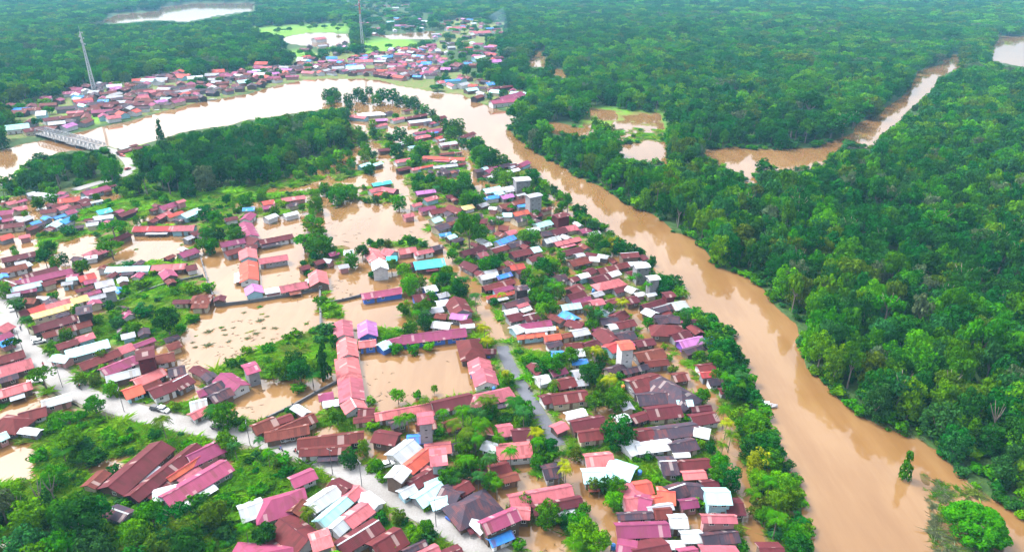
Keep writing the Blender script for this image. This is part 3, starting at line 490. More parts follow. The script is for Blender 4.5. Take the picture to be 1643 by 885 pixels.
def make_house(h):
    root = empty('shed' if h.get('shed') else 'tower_house' if h['k'] == 'tower' else 'house', (h['x'], h['y'], 0), h['a'])
    mb = MB(); wall_mesh(mb, h); mb.build('wall', WALLM[h['wall']], root)
    mb = MB(); roof_mesh(mb, h); roof_o = mb.build('roof', ROOFM[h['c']], root)
    L, w, e = h['L'], h['w'], h['eave']; y = w/2-.45
    if h['k'] != 'h':
        mb = MB(); zr = e+h['rise']
        for s in (1, -1): mb.face([(-L/2-.32, 0, zr+.07), (L/2+.32, 0, zr+.07), (L/2+.32, -s*.22, zr-.02), (-L/2-.32, -s*.22, zr-.02)][::s])
        mb.build('ridge_cap', ROOFM['W' if rng.random() < .06 and h['c'] != 'W' else h['c']], roof_o)
    big = h['px'] > 30
    if h['k'] == 'tower':
        for lv in range(int(e/2.6)):
            for s in (1, -1):
                for t in ((-.25, .25) if L > 5 else (0,)): ob('vent', VENT, root, (t*L, s*y, 1.6+lv*2.4))
    else:
        for s in (-1, 1):
            n_ = min(8 if big else 4, max(2, int(L/2.8))); dj = int(rng.integers(n_)) if s == -1 else -1
            for i in range(n_):
                X = (i+.5)/n_*(L-1.2)-(L-1.2)/2
                if i == dj: ob('handle', HANDLE, ob('door', DOOR, root, (X, s*y, 0.35), (0, 0, 0 if s < 0 else math.pi)))
                elif rng.random() < .9: window(root, (X, s*y, .55), 0 if s < 0 else math.pi, big)
            if h['k'] == 'd':
                for i in range(n_): window(root, ((i+.5)/n_*(L-1.2)-(L-1.2)/2, s*y, 3.2), 0 if s < 0 else math.pi, big)
        if big and h['k'] != 'h':
            for s in (-1, 1):
                if w > 6: window(root, (s*(L/2-.35), rng.uniform(-.15, .15)*w, .6), s*math.pi/2, big)
        # a lean-to porch roof on posts along the front of some
        if big and rng.random() < .4 and L > 7:
            s = -1 if math.cos(h['a']) > 0 else 1; d = rng.uniform(1.5, 2.4); x0 = rng.uniform(-.5, -.1)*L; x1 = x0 + rng.uniform(.35, .6)*L; x1 = min(x1, L/2)
            mb = MB(); za, zb = e-.25, e-.75; ya, yb = s*(w/2-.4), s*(w/2+d)
            for dz in (0, -.08):
                q = [(x0, yb, zb+dz), (x1, yb, zb+dz), (x1, ya, za+dz), (x0, ya, za+dz)]; mb.face(q[::(-s if dz == 0 else s)])
            pr = mb.build('porch_roof', ROOFM[rng.choice(list('RTWGDP'))], root)
            for X in (x0+.15, x1-.15):
                mb = MB(); mb.box(X-.06, yb-.06*s-.06, -.6, X+.06, yb-.06*s+.06, zb-.05); mb.build('porch_post', BARK, root)
    h['o'] = root; return root
# ---------------------------------------------------------------- plants: unit meshes (1 m crown width, 1 m height), scaled per tree
def add_tint(me, t):
    a = me.attributes.new('tint', 'FLOAT', 'FACE'); a.data.foreach_set('value', np.asarray(t, np.float32))
def clumps(lobes, per, leaf, seed, zs=1.0):
    """Leaf clumps: crooked four-sided sprays over the outside (and a little inside) of each lobe."""
    r = np.random.default_rng(seed); V, T = [], []
    for (c, rad) in lobes:
        n = max(8, int(per*(rad/.2)**2)); lt = r.uniform(-.12, .12)
        d = r.normal(size=(n, 3)); d[:, 2] = d[:, 2] + .25; d /= np.linalg.norm(d, axis=1)[:, None]
        k = r.uniform(.62, 1.08, (n, 1))**.6
        p = np.array(c) + d*rad*k*np.array([1, 1, zs])
        nrm = d + r.normal(scale=.42, size=(n, 3)); nrm /= np.linalg.norm(nrm, axis=1)[:, None]
        t = np.cross(nrm, r.normal(size=(n, 3))); t /= np.linalg.norm(t, axis=1)[:, None]; b_ = np.cross(nrm, t)
        s = leaf*r.uniform(.55, 1.25, (n, 1)); e = r.uniform(.6, 1.0, (n, 1))
        for sx, sy in ((-1, -.35), (.15, -1), (1, .3), (-.2, 1)):
            V.append(p + t*s*sx*r.uniform(.7, 1.1, (n, 1)) + b_*s*e*sy + nrm*s*r.uniform(-.25, .25, (n, 1)))
        V[-4:] = [np.stack(V[-4:], 1).reshape(-1, 3)]
        T.append(np.clip(.5 + lt + r.normal(scale=.17, size=n), 0, 1))
    return np.concatenate(V), np.concatenate(T)
def clump_mesh(name, V, T, extra=None):
    n = len(T); f = np.arange(n*4).reshape(n, 4).tolist(); v = V.tolist(); mi = [0]*n; T = list(T)
    if extra is not None:
        o = len(v); v += extra.v; f += [tuple(i+o for i in q) for q in extra.f]; mi += [1]*len(extra.f); T += [.5]*len(extra.f)
    me = bpy.data.meshes.new(name); me.from_pydata(v, [], f); me.materials.append(LEAF)
    if extra is not None: me.materials.append(BARK); me.polygons.foreach_set('material_index', mi)
    add_tint(me, T); me.update(); return me
def lobes_for(shape, seed):
    r = np.random.default_rng(seed); L = []
    if shape == 'dome':
        for i in range(15):
            a, q = r.uniform(0, 6.28), math.sqrt(r.uniform(0, 1))*.34; z = .86 - (q/.36)**2*.28 + r.uniform(-.10, .06)
            L.append(((q*math.cos(a), q*math.sin(a), z), r.uniform(.11, .19)))
        for i in range(9):
            a, q = 6.28*i/9 + r.uniform(-.3, .3), r.uniform(.22, .34); L.append(((q*math.cos(a), q*math.sin(a), r.uniform(.36, .58)), r.uniform(.12, .17)))
        L.append(((0, 0, .62), .26))
    elif shape == 'tall':
        for i in range(13):
            z = r.uniform(.5, .93); m_ = .30*math.sqrt(max(.1, 1-((z-.68)/.34)**2)); a = r.uniform(0, 6.28)
            L.append(((m_*math.cos(a), m_*math.sin(a), z), r.uniform(.13, .2)))
        L.append(((0, 0, .7), .24))
    elif shape == 'full':
        for i in range(24):
            z = .12 + .76*(i+.5)/24; m_ = .345*math.sqrt(max(.05, 1-((z-.44)/.52)**2))*r.uniform(.72, 1.08); a = i*2.4 + r.uniform(-.4, .4)
            L.append(((m_*math.cos(a), m_*math.sin(a), z), r.uniform(.11, .17)))
        L.append(((0, 0, .5), .27))
    elif shape == 'umbrella':
        for i in range(20):
            a, q = r.uniform(0, 6.28), math.sqrt(r.uniform(0.02, 1))*.38; L.append(((q*math.cos(a), q*math.sin(a), .80 - q*.28 + r.uniform(-.05, .06)), r.uniform(.09, .15)))
    elif shape == 'shrub':
        for i in range(13):
            a, q = r.uniform(0, 6.28), math.sqrt(r.uniform(0, 1))*.35; L.append(((q*math.cos(a), q*math.sin(a), r.uniform(.22, .82)*(1-q)), r.uniform(.13, .2)))
        L.append(((0, 0, .35), .3))
    elif shape == 'column':
        for i in range(16):
            z = i/16; a = r.uniform(0, 6.28); m_ = .24*(1-z*.55); L.append(((m_*math.cos(a), m_*math.sin(a), .06+z*.86), .24*(1-z*.45)))
    elif shape == 'mound':
        for i in range(46):
            a, q = r.uniform(0, 6.28), math.sqrt(r.uniform(0, 1))*.44; L.append(((q*math.cos(a), q*math.sin(a), .86*math.sqrt(max(0.03, 1-(q/.47)**2))-.04), r.uniform(.08, .12)))
        L.append(((0, 0, .3), .36))
    return L
ZB = {'full': .3, 'dome': .38, 'tall': .45, 'umbrella': .68, 'shrub': .1, 'column': .1, 'mound': .3}
ZS = {'full': .72, 'dome': .75, 'tall': .55, 'umbrella': .55, 'shrub': 1.1, 'column': .42, 'mound': 1.5}
def trunk_mb(shape, seed):
    r = np.random.default_rng(seed+50); mb = MB(); k = .024 if shape != 'tall' else .030; x, y = r.uniform(-.04, .04, 2)
    if shape == 'shrub': k = .02
    top = (x, y, ZB[shape]); mb.tube([(0, 0, -.06), (x*.4, y*.4, ZB[shape]*.5), top], [k*1.35, k, k*.75], 6)
    for i in range(5):
        a = 6.28*i/5 + r.uniform(-.4, .4); q = r.uniform(.16, .30); mb.tube([(x*.8, y*.8, ZB[shape]*.86), (q*.55*math.cos(a), q*.55*math.sin(a), ZB[shape]+.07), (q*math.cos(a), q*math.sin(a), ZB[shape]+.22)], [k*.6, k*.42, k*.2], 4)
    return mb
SHAPES = {}
for shape, nv_ in (('dome', 5), ('tall', 3), ('full', 3), ('umbrella', 2), ('shrub', 3), ('column', 1), ('mound', 1)):
    for i in range(nv_):
        lo = lobes_for(shape, 100+i*7+len(shape)*31); sd_ = 200+i+len(shape)*13
        per, leaf = {'mound': (900, .024), 'shrub': (60, .055), 'column': (70, .05)}.get(shape, (140, .035))
        V, T = clumps(lo, per, leaf, sd_, ZS[shape]); V2, T2 = clumps(lo, per*.42, leaf*1.5, sd_, ZS[shape]); tb = trunk_mb(shape, sd_)
        SHAPES[shape, i] = dict(crown=clump_mesh('crown', V, T), trunk=tb.mesh('trunk', BARK, True), far=clump_mesh('tree', V2, T2, tb))
def palm_meshes(seed, droop, n=19, wide=.11):
    r = np.random.default_rng(seed); V, F_, T = [], [], []
    for k in range(n):
        a = 6.283*k/n*2.4 + r.uniform(-.2, .2); up = r.uniform(.02, .34) if k % 3 else r.uniform(.3, .5); dr = droop*r.uniform(.8, 1.25); le = .5*r.uniform(.85, 1.05); tt = r.uniform(.35, .8)
        ca, sa = math.cos(a), math.sin(a); prev = None
        for j in range(9):
            s = j/8; q = le*s*(1-.15*s); z = .8 + up*s*.75 - dr*s*s; c = (q*ca, q*sa, z); wj = wide*math.sin(math.pi*min(1, .12+s*.86))**.7
            if j and True:
                for sg in (1, -1):                                       # two ragged leaflets per side and step
                    for e in (0, .5):
                        b0 = np.array(prev)*(1-e)+np.array(c)*e; tip = b0 + np.array((ca*.05 - sg*sa*wj*r.uniform(.8, 1.2), sa*.05 + sg*ca*wj*r.uniform(.8, 1.2), -.035*r.uniform(.4, 1.8)))
                        b1 = b0 + np.array((ca, sa, -.1))*.026; o = len(V); V += [b0.tolist(), b1.tolist(), (tip+np.array((ca, sa, 0))*.012).tolist(), tip.tolist()]; F_.append((o, o+1, o+2, o+3)); T.append(min(1, max(0, tt+r.uniform(-.15, .15))))
            prev = c
    tb = MB(); bx, by = r.uniform(-.06, .06, 2); tb.tube([(bx, by, -.08), (bx*.9, by*.9, .2), (bx*.3, by*.3, .55), (0, 0, .81)], [.03, .022, .018, .016], 6)
    me = bpy.data.meshes.new('fronds'); me.from_pydata(V, [], F_); me.materials.append(LEAF); add_tint(me, T)
    return dict(crown=me, trunk=tb.mesh('trunk', BARK, True))
PALMS = [palm_meshes(1, .32), palm_meshes(2, .42), palm_meshes(3, .25, 20)]
BANANA = palm_meshes(9, .3, 10, .16)
SHAPEN = {'full': 'full crowned', 'dome': 'round crowned', 'tall': 'tall slender', 'umbrella': 'broad flat topped', 'shrub': 'low bushy', 'column': 'narrow columnar', 'mound': 'huge dome shaped'}
HX = np.array([h['x'] for h in HOUSES]); HY = np.array([h['y'] for h in HOUSES]); HA = np.array([h['a'] for h in HOUSES]); HL = np.array([h['L'] for h in HOUSES]); HW = np.array([h['w'] for h in HOUSES]); HE = np.array([h['eave']+h['rise']*.6 for h in HOUSES])
HPX, HPY = to_px(HX, HY, HE*.8); HPS = scale_at(HX, HY)
def hits_house(x, y, pad):
    dx, dy = x-HX, y-HY; al = np.abs(dx*np.cos(HA)+dy*np.sin(HA)); pe = np.abs(-dx*np.sin(HA)+dy*np.cos(HA))
    return bool(((al < HL/2+pad) & (pe < HW/2+pad)).any())
def hides_roof(x, y, H, D, k=.75):
    """Would the crown stand in front of a roof that the photograph shows?"""
    cx, cy = to_px(x, y, H*.62); s = scale_at(x, y, H*.6); r = D*.5*s*k
    near = (np.abs(HPX-cx) < 90) & (np.abs(HPY-cy) < 90) & (HY > y-2)
    if not near.any(): return False
    for t in (-.38, 0, .38):
        qx, qy = to_px(HX[near]+np.cos(HA[near])*HL[near]*t, HY[near]+np.sin(HA[near])*HL[near]*t, HE[near])
        if (np.hypot(qx-cx, (qy-cy)) < r + 1.5*HPS[near]).any(): return True
    return False
CLEAR = np.array([to_px(p.x, p.y) + (p.y,) for r_ in list(ROADS.values()) + [STRP[0], STRP[1], STRP[2]] for p in r_[0]])
def hides_road(x, y, H, D, k=.6):
    cx, cy = to_px(x, y, H*.62); return bool(((np.hypot(CLEAR[:, 0]-cx, CLEAR[:, 1]-cy) < D*.5*scale_at(x, y, H*.6)*k) & (CLEAR[:, 2] > y-3)).any())
def pxmask(px, py):
    i, j = int((px-MX0)/MS), int((py-MY0)/MS)
    return mask[j, i] if 0 <= i < MW and 0 <= j < MH else 1.0
PLANTS = []
def plant(x, y, D, H, shape, tone, kind='tree', z=0.0, fixed=False):
    v = {'dome': 5, 'tall': 3, 'full': 3, 'umbrella': 2, 'shrub': 3}.get(shape, 1)
    px, py = to_px(x, y, H*.62)
    PLANTS.append(dict(x=x, y=y, z=z, D=D, H=H, shape=shape, var=int(rng.integers(v)), tone=tone, kind=kind, rot=rng.uniform(0, 6.28), u=(float(px), float(py)), px=D*scale_at(x, y, H*.6), fixed=fixed))
# trees one can pick out in the photograph: crown centre, crown width in pixels, tone, shape
TD = """150 646 36 m d|68 602 46 m u|176 620 26 l d|190 626 20 l s|278 647 24 l s|18 552 30 d u|78 560 20 l s|104 534 24 m d|128 606 22 o d|151 606 22 o d|163 568 22 o d|560 730 34 d d|596 746 22 l s|424 854 42 d d|613 762 26 l s|606 746 24 m d|683 805 24 l s|735 836 18 l s|640 825 26 o d|683 843 28 m d|665 854 32 l d|636 872 28 l s|609 881 22 l s
843 800 26 m d|880 820 48 m d|862 737 26 m d|882 714 34 d d|787 768 32 m d|717 760 36 m d|747 755 34 d d|746 714 36 m d|767 745 30 m d|993 686 58 d d|1123 708 24 l s|1141 714 20 d d|1155 739 34 m d|1171 760 46 d d|925 725 22 o d|972 774 30 d d|990 778 38 m d|985 800 36 l d|952 775 24 o d|1123 804 24 l s|1108 811 18 l s|936 848 52 l d|958 866 46 l d|910 830 30 d d|938 815 24 m d|1191 872 26 m s
516 568 27 d c|472 575 38 d d|480 592 42 d d|478 617 28 m s|428 554 26 m s|361 662 46 m d|390 680 20 l s|535 658 28 l s|594 638 20 l s|635 554 25 m s|663 554 25 m s|688 551 23 l s|638 632 26 l d|669 630 20 m s|697 622 13 l d|659 524 28 m d|681 513 28 d d|887 579 42 m d|887 617 22 l s|815 606 24 l d|844 653 30 m d|787 653 28 m d|706 687 22 m s|868 592 26 d d
914 570 36 m d|947 597 42 d d|965 568 26 m d|956 640 36 m d|990 635 42 m d|997 600 20 m s|1026 649 20 l s|1123 570 26 m d|1166 556 46 d d|1162 577 36 m d|1144 541 30 m d|1182 597 32 d d|1178 628 38 d d|1128 631 26 m d|1184 658 26 l s|1193 678 30 m d|1103 518 18 d d|1128 518 22 m d|1040 516 20 m d|1067 552 14 l s|1074 570 14 l s|1080 588 22 o s|950 520 24 m d|1020 536 12 d s|1150 600 24 m d
1179 619 42 d d|1195 655 28 l s|1211 671 34 l d|1214 693 42 m d|1230 710 54 d d|1205 713 40 d d|1237 735 48 m d|1218 767 38 l d|1253 771 50 l d|1266 790 40 l d|1221 809 40 o d|1247 800 42 l d|1230 825 38 m d|1276 854 46 m d|1282 874 46 d d|1262 828 26 m s|1459 737 23 m c|1568 832 92 m o|1515 812 19 l s|1384 653 30 m s|1430 662 34 m s|1448 680 30 m s
130 425 28 m d|70 407 14 d s|4 460 28 l d|181 366 46 m u|177 396 42 m u|134 460 13 m s|199 463 24 m s|331 373 26 m d|347 373 28 d d|378 373 30 m d|324 390 26 m d|338 390 26 m d|501 358 40 m u|487 386 38 m u|509 388 42 m d|522 388 28 b d|563 413 28 m d|581 400 26 d d|594 388 15 d d|610 388 15 d d|622 388 14 o d|643 386 13 d s|597 436 18 d s|628 424 24 o d|648 432 28 l d|655 448 30 l d|672 448 26 m d|646 493 20 m d|677 491 32 m d|690 473 22 m d|486 419 14 d s|500 417 16 o s|521 420 15 d s
753 366 42 m t|768 372 36 m d|738 360 26 m d|726 406 22 m d|778 422 28 m d|793 422 24 d d|737 457 32 d d|712 446 32 d d|842 377 26 l d|856 377 28 m d|871 422 30 d d|878 435 28 d d|847 440 26 m d|858 451 30 m d|870 451 28 m d|860 473 30 m d|876 480 30 m d|887 491 26 m d|870 493 26 l d|901 410 20 m d|892 422 20 l d|885 399 15 m s|793 480 18 d s|954 381 30 m d|969 393 24 d d|994 392 28 d d|1012 399 26 d d|1025 402 18 d d|1045 424 16 d t|1068 451 30 d d|1063 462 24 d d|1084 462 18 m s|945 446 12 m s|996 466 10 l s|976 493 20 m d|954 500 28 m d|927 451 11 d s
786 249 36 d d|770 243 32 m d|766 227 26 m d|744 227 18 d d|813 283 32 l d|800 276 24 m d|853 280 28 d d|867 301 18 d d|889 310 16 b t|911 320 16 m t|802 354 16 m s|768 314 26 m d|750 316 30 m d|739 303 30 d d|722 296 28 m d|708 292 28 m d|746 285 26 m d|847 303 22 m s|820 330 18 m s|641 213 28 d d|656 224 24 m d|636 237 26 d d|676 235 28 m d|667 253 20 m d|600 211 18 d d|598 197 16 l d|719 199 26 d d|735 199 26 m d|724 211 26 m d|762 229 26 d d|766 246 24 m d|694 180 15 d d|574 148 22 d d|592 144 15 d d|612 149 22 d d|629 150 24 d d|656 165 15 d d|668 167 18 d d|594 269 18 d d|692 285 20 d d|667 284 18 d d|744 284 24 m d
540 152 18 m d|558 156 18 d d|583 155 18 d d|604 156 20 m d|640 160 18 d d|650 158 16 m d|664 160 18 d d|681 173 18 m d|560 166 16 d d|530 160 16 m d|254 202 14 d c|526 150 22 d d|536 146 18 d d|700 190 16 m d|860 342 16 m d|930 345 22 d d|940 352 24 d d|950 360 22 b d|1100 508 22 m d|602 318 14 d d|618 312 14 m d|640 322 26 m d|540 310 30 m d|560 305 26 m d|505 325 30 m d|440 336 18 m d|520 300 22 m d|330 338 28 d d|345 345 26 m d|250 310 20 m s|262 316 22 m s|300 300 30 d d|210 295 28 d d|82 316 20 m d|60 322 22 m d|118 350 14 m d|72 372 14 l s|20 395 12 m s"""
SH = {'d': 'dome', 'u': 'umbrella', 's': 'shrub', 'c': 'column', 't': 'tall', 'o': 'mound'}
for s in TD.replace('\n', '|').split('|'):
    x, y, d, tone, sh = s.split(); x, y, d = float(x), float(y), float(d); sh = SH[sh]
    D = d/scale_at(*gp(x, y, 6), 6)
    if sh == 'dome' and (y < 345 or rng.random() < .5): sh = 'full'
    H = {'dome': .85*D+1.6, 'full': .88*D+1.2, 'umbrella': .5*D+4, 'shrub': .8*D+.6, 'column': 2.2*D+2, 'tall': 1.3*D+6, 'mound': .5*D+2}[sh]
    if y < 330 and sh == 'dome': H += 1
    X, Y = gp(x, y, H*.62); plant(X, Y, D*1.08, H, sh, tone, fixed=True)
PD = """493 820 30|393 843 30|258 672 34|375 712 26|100 722 40 d|344 655 44 d|501 602 30 d|742 656 34|771 676 38|756 656 30|826 642 40 d|654 667 30|777 524 26 y|782 544 26 y|749 692 34|785 732 32|818 722 30|767 762 26|797 773 26|772 686 30|747 735 34|727 764 34 d|860 692 30 y|1174 696 28|1160 712 22|907 752 26 y|920 870 40|957 559 28 y|978 606 30 y|1162 658 26|1166 677 26 y|1185 615 28|1104 497 28|998 483 26 y|863 436 28|890 456 28|762 473 24|805 471 18 y|1247 830 40|545 402 16|22 483 26|40 510 24|773 287 18|759 312 22|845 349 18|840 660 30|730 680 32|710 660 26|764 700 30|905 742 24 y|863 706 28|470 598 24 d|415 705 20|430 725 24|890 612 20|944 560 24|1168 604 28|1178 606 26|1152 566 26|1130 545 22|1100 470 18|883 448 24|880 462 22|700 440 20|716 462 20|728 440 18|745 446 22|684 500 20|668 500 20|656 486 18|868 498 20|944 492 20|960 500 18|1040 455 18|1022 440 20|1012 445 18|1060 440 16|790 350 18|800 345 16|735 300 18|700 300 16|776 240 18|940 350 18|972 400 20|836 655 26|812 596 18 y|775 640 30|790 640 26|680 640 22|640 672 24|800 700 24|770 660 26|1210 790 30|1236 770 30|1190 600 26"""
for s in PD.split('|'):
    t = s.split(); x, y, d = map(float, t[:3]); D = d*1.15/scale_at(*gp(x, y, 8), 8); H = min(12, D*.8+3.5) if len(t) < 4 or t[3] != 'd' else D*.65+1
    X, Y = gp(x, y, H*.8); plant(X, Y, D, H, 'palm', t[3] if len(t) > 3 else random.choice('mob'), 'palm', fixed=True)
# forest and scattered village trees
GROVES = [P("-300,778 60,772 120,778 205,792 255,806 330,818 375,800 390,822 372,850 360,890 440,1000 -300,1000"), P("52,668 140,655 235,690 170,722 120,748 60,738 30,700")]
FIELDS = [P("398,44 560,36 562,70 440,70 400,60"), P("440,82 512,78 515,97 440,97"), P("560,70 650,60 690,80 600,95"), P("940,172 1062,180 1075,228 985,230 930,212"), P("1470,752 1562,785 1625,800 1640,885 1640,1000 1500,1000 1490,830"), P("680,55 715,50 715,70 680,72"), P("770,40 815,35 812,60 790,62")]
def in_any(polys, px, py):
    a, b_ = np.array([px]), np.array([py]); return any(inside(p, a, b_)[0] for p in polys)
FARP = [f[0] for f in FAR]
def tone_for(x, y):
    k = vnoise(np.array([x]), np.array([y]), 90, 77)[0] + rng.normal(scale=.27)
    if rng.random() < .05: return rng.choice(['l', 'o', 'p'])
    return 'd' if k < .36 else 'm' if k < .62 else 'b' if k < .76 else 'o' if k < .81 else 'l' if k < .97 else 'd'
for r0, r1, d in ((60, 300, 7.0), (300, 520, 8.1), (520, 900, 10.5), (900, 1500, 14.5), (1500, 2900, 22)):
    half = math.radians(50); nx = int(r1*1.7/d); 
    gxx, gyy = np.meshgrid(np.arange(-nx, nx+1)*d, np.arange(0, int(r1/d)+1)*d)
    gxx = gxx + (np.arange(gxx.shape[0])[:, None] % 2)*d*.5
    X = (gxx + rng.uniform(-.42, .42, gxx.shape)*d).ravel(); Y = (gyy + rng.uniform(-.42, .42, gyy.shape)*d).ravel()
    R_ = np.hypot(X, Y); an_ = np.abs(np.arctan2(X, Y)); ok = (R_ >= r0) & (R_ < r1) & (an_ < np.where(R_ < 500, math.radians(52), math.radians(43)))
    X, Y = X[ok], Y[ok]; MV = samp(mask, X, Y); px, py = to_px(X, Y); IV = inside(VILLAGE, px, py); DL = dry_lines(X, Y); WL = wet_lines(X, Y)
    skip = np.zeros(X.shape, bool)
    for p in FIELDS + FARP: skip |= inside(p, px, py)
    field = np.zeros(X.shape, bool)
    for p in FIELDS: field |= inside(p, px, py)
    grove = np.zeros(X.shape, bool)
    for p in GROVES: grove |= inside(p, px, py)
    for i in range(len(X)):
        x, y, m_ = X[i], Y[i], MV[i]
        if m_ < .3 and not (IV[i] and m_ > -.5): continue
        if DL[i] < 3.5 or WL[i] < 2: continue
        forest = (not IV[i]) or grove[i]
        if forest:
            if skip[i]:
                if rng.random() > (.5 if py[i] < 230 and not field[i] else .42 if py[i] < 235 and px[i] > 900 else .17 if py[i] < 235 else .03): continue
            if rng.random() < .05: continue
            s = rng.lognormal(0, .2); D = d*1.32*s; sh = rng.choice(['dome', 'full', 'dome', 'tall', 'umbrella'], p=[.22, .42, .22, .08, .06])
            H = (10.5 + 5*s*rng.uniform(.8, 1.2)) if not grove[i] else 6+4*s
            if py[i] > 700 and px[i] > 1300: H *= .72
            if skip[i] and py[i] < 230: D *= .7; H = 8
            if sh == 'tall': H *= 1.18; D *= .85
            def over_water(D, H):
                cx, cy = to_px(x, y, H*.75); rp = D*.3*scale_at(x, y)
                return min(pxmask(cx, cy), pxmask(cx-rp, cy), pxmask(cx+rp, cy), pxmask(*to_px(x, y, H*.4)), pxmask(*to_px(x, y, H*.95))) < -.9
            for f_ in (1, .68, .45, .3):                      # smaller growth towards the water's edge
                if not over_water(D*f_**.7, H*f_): break
            else: continue
            if f_ < 1: D, H, sh = D*f_**.7, H*f_, 'full' if f_ > .4 else 'shrub'
            if hits_house(x, y, 2.5 if IV[i] else 3) or hides_roof(x, y, H, D, .25 if py[i] < 225 and skip[i] else .75) or hides_road(x, y, H, D, 1.15 if py[i] < 330 and px[i] < 300 else .7): continue
            plant(x, y, D, H, sh, tone_for(x, y))
        else:
            g_ = samp(green, np.array([x]), np.array([y]))[0]
            if rng.random() > (.2 if g_ > .5 else .95): continue
            s = rng.lognormal(0, .3); D = (5.6*s) if g_ < .5 else 3.2*s; H = .8*D+2.2; q = rng.random(); sh = ('dome' if q < .25 else 'full') if q < .6 and g_ < .5 else 'shrub'
            if sh == 'shrub': H = .75*D+.4
            kind, tone = 'tree', rng.choice(list('mmmdddlloby'), p=[.12, .12, .12, .08, .07, .06, .16, .14, .06, .05, .02])
            if q > .9 and g_ < .5 and py[i] > 300: kind, sh, D, H = 'palm', 'palm', 6.5, rng.uniform(6, 10)
            if hits_house(x, y, .9) or hides_roof(x, y, H, D, .9) or hides_road(x, y, H, D, .45): continue
            if pxmask(*to_px(x, y, H*.6)) < -.9: continue
            plant(x, y, D, H, sh, tone, kind)
# riverside fringe of low growth
EDGE = RIVER[55:]
print('plants', len(PLANTS))
def seen(p): return -10 < p['u'][0] < IW+10 and -8 < p['u'][1] < IH+25
cand = sorted([p for p in PLANTS if seen(p) and p['kind'] == 'tree'], key=lambda p: -p['px']*(1.25 if p['fixed'] else 1))
for p in cand[:292]: p['solo'] = True
pal = sorted([p for p in PLANTS if seen(p) and p['kind'] == 'palm'], key=lambda p: -p['px']*(2 if p['fixed'] else 1))
for p in pal[:150]: p['solo'] = True
PLANTS = [p for p in PLANTS if p['kind'] == 'tree' or p.get('solo')]
TREES = []
for p in PLANTS:
    if not p.get('solo'): continue
    palm = p['kind'] == 'palm'; src = (BANANA if (p['tone'] == 'y' and p['H'] < 6) else PALMS[p['var'] % 3 if p['var'] else int(rng.integers(3))]) if palm else SHAPES[p['shape'], p['var']]
    root = empty('palm_tree' if palm else 'shrub' if p['shape'] in ('shrub', 'mound') else 'tree', (p['x'], p['y'], p['z']), p['rot'])
    c = ob('crown', src['crown'], root, scl=(p['D'], p['D'], p['H'])); c.material_slots[0].link = 'OBJECT'; c.material_slots[0].material = LEAFT[p['tone']]
    ob('trunk', src['trunk'], root, scl=(p['D'], p['D'], p['H'])); p['o'] = root; TREES.append(p)
# the rest: instances of the same trees on a cloud of points, as one mass
def scatter(name, pts, kinds, kind='stuff'):
    """kinds: [(mesh, tone colour)]; pts: (x, y, z, sx, sy, sz, rot, index)."""
    cl = bpy.data.collections.new(name + '_kinds')
    for i, (me, c) in enumerate(kinds):
        me = me.copy(); me.materials[0] = c; o = bpy.data.objects.new('%s_kind_%03d' % (name, i), me); cl.objects.link(o)
    a = np.array(pts, np.float32); me = bpy.data.meshes.new(name); me.vertices.add(len(a)); me.vertices.foreach_set('co', a[:, :3].ravel())
    at = me.attributes.new('size', 'FLOAT_VECTOR', 'POINT'); at.data.foreach_set('vector', a[:, 3:6].ravel())
    r = np.zeros((len(a), 3), np.float32); r[:, 2] = a[:, 6]; at = me.attributes.new('turn', 'FLOAT_VECTOR', 'POINT'); at.data.foreach_set('vector', r.ravel())
    at = me.attributes.new('pick', 'INT', 'POINT'); at.data.foreach_set('value', a[:, 7].astype(np.int32))
    o = tag(ob(name, me), kind=kind)
    ng = bpy.data.node_groups.new(name, 'GeometryNodeTree'); ng.interface.new_socket('Geometry', in_out='INPUT', socket_type='NodeSocketGeometry'); ng.interface.new_socket('Geometry', in_out='OUTPUT', socket_type='NodeSocketGeometry')
    n, l = ng.nodes, ng.links; gi, go = n.new('NodeGroupInput'), n.new('NodeGroupOutput'); iop = n.new('GeometryNodeInstanceOnPoints'); ci = n.new('GeometryNodeCollectionInfo')
    ci.inputs['Collection'].default_value = cl; ci.inputs['Separate Children'].default_value = True; ci.inputs['Reset Children'].default_value = True; iop.inputs['Pick Instance'].default_value = True
    def na_(nm, t):
        q = n.new('GeometryNodeInputNamedAttribute'); q.data_type = t; q.inputs['Name'].default_value = nm; return q.outputs['Attribute']
    l.new(gi.outputs[0], iop.inputs['Points']); l.new(ci.outputs[0], iop.inputs['Instance']); l.new(na_('pick', 'INT'), iop.inputs['Instance Index'])
    l.new(na_('turn', 'FLOAT_VECTOR'), iop.inputs['Rotation']); l.new(na_('size', 'FLOAT_VECTOR'), iop.inputs['Scale']); l.new(iop.outputs[0], go.inputs[0])
    o.modifiers.new('scatter', 'NODES').node_group = ng
    return o
KK, kinds = {}, []
for key in SHAPES:
    for t in TONES: KK[key, t] = len(kinds); kinds.append((SHAPES[key]['far'], LEAFT[t]))
def hill(x, y): return 0.0
fx = [p for p in PLANTS if not p.get('solo')]
fa = np.array([p['x'] for p in fx]); fb = np.array([p['y'] for p in fx]); fh = land_height(fa, fb)[0]; fr = np.hypot(fa, fb)
fh = np.where(fr > 1500, np.clip((fr-1500)/1500, 0, 1)*18*(fbm(fa, fb, 900, 31)+.35), 0)
scatter('forest', [(p['x'], p['y'], max(0, z), p['D'], p['D'], p['H'], p['rot'], KK[(p['shape'], p['var']), p['tone']]) for p, z in zip(fx, fh)], kinds)
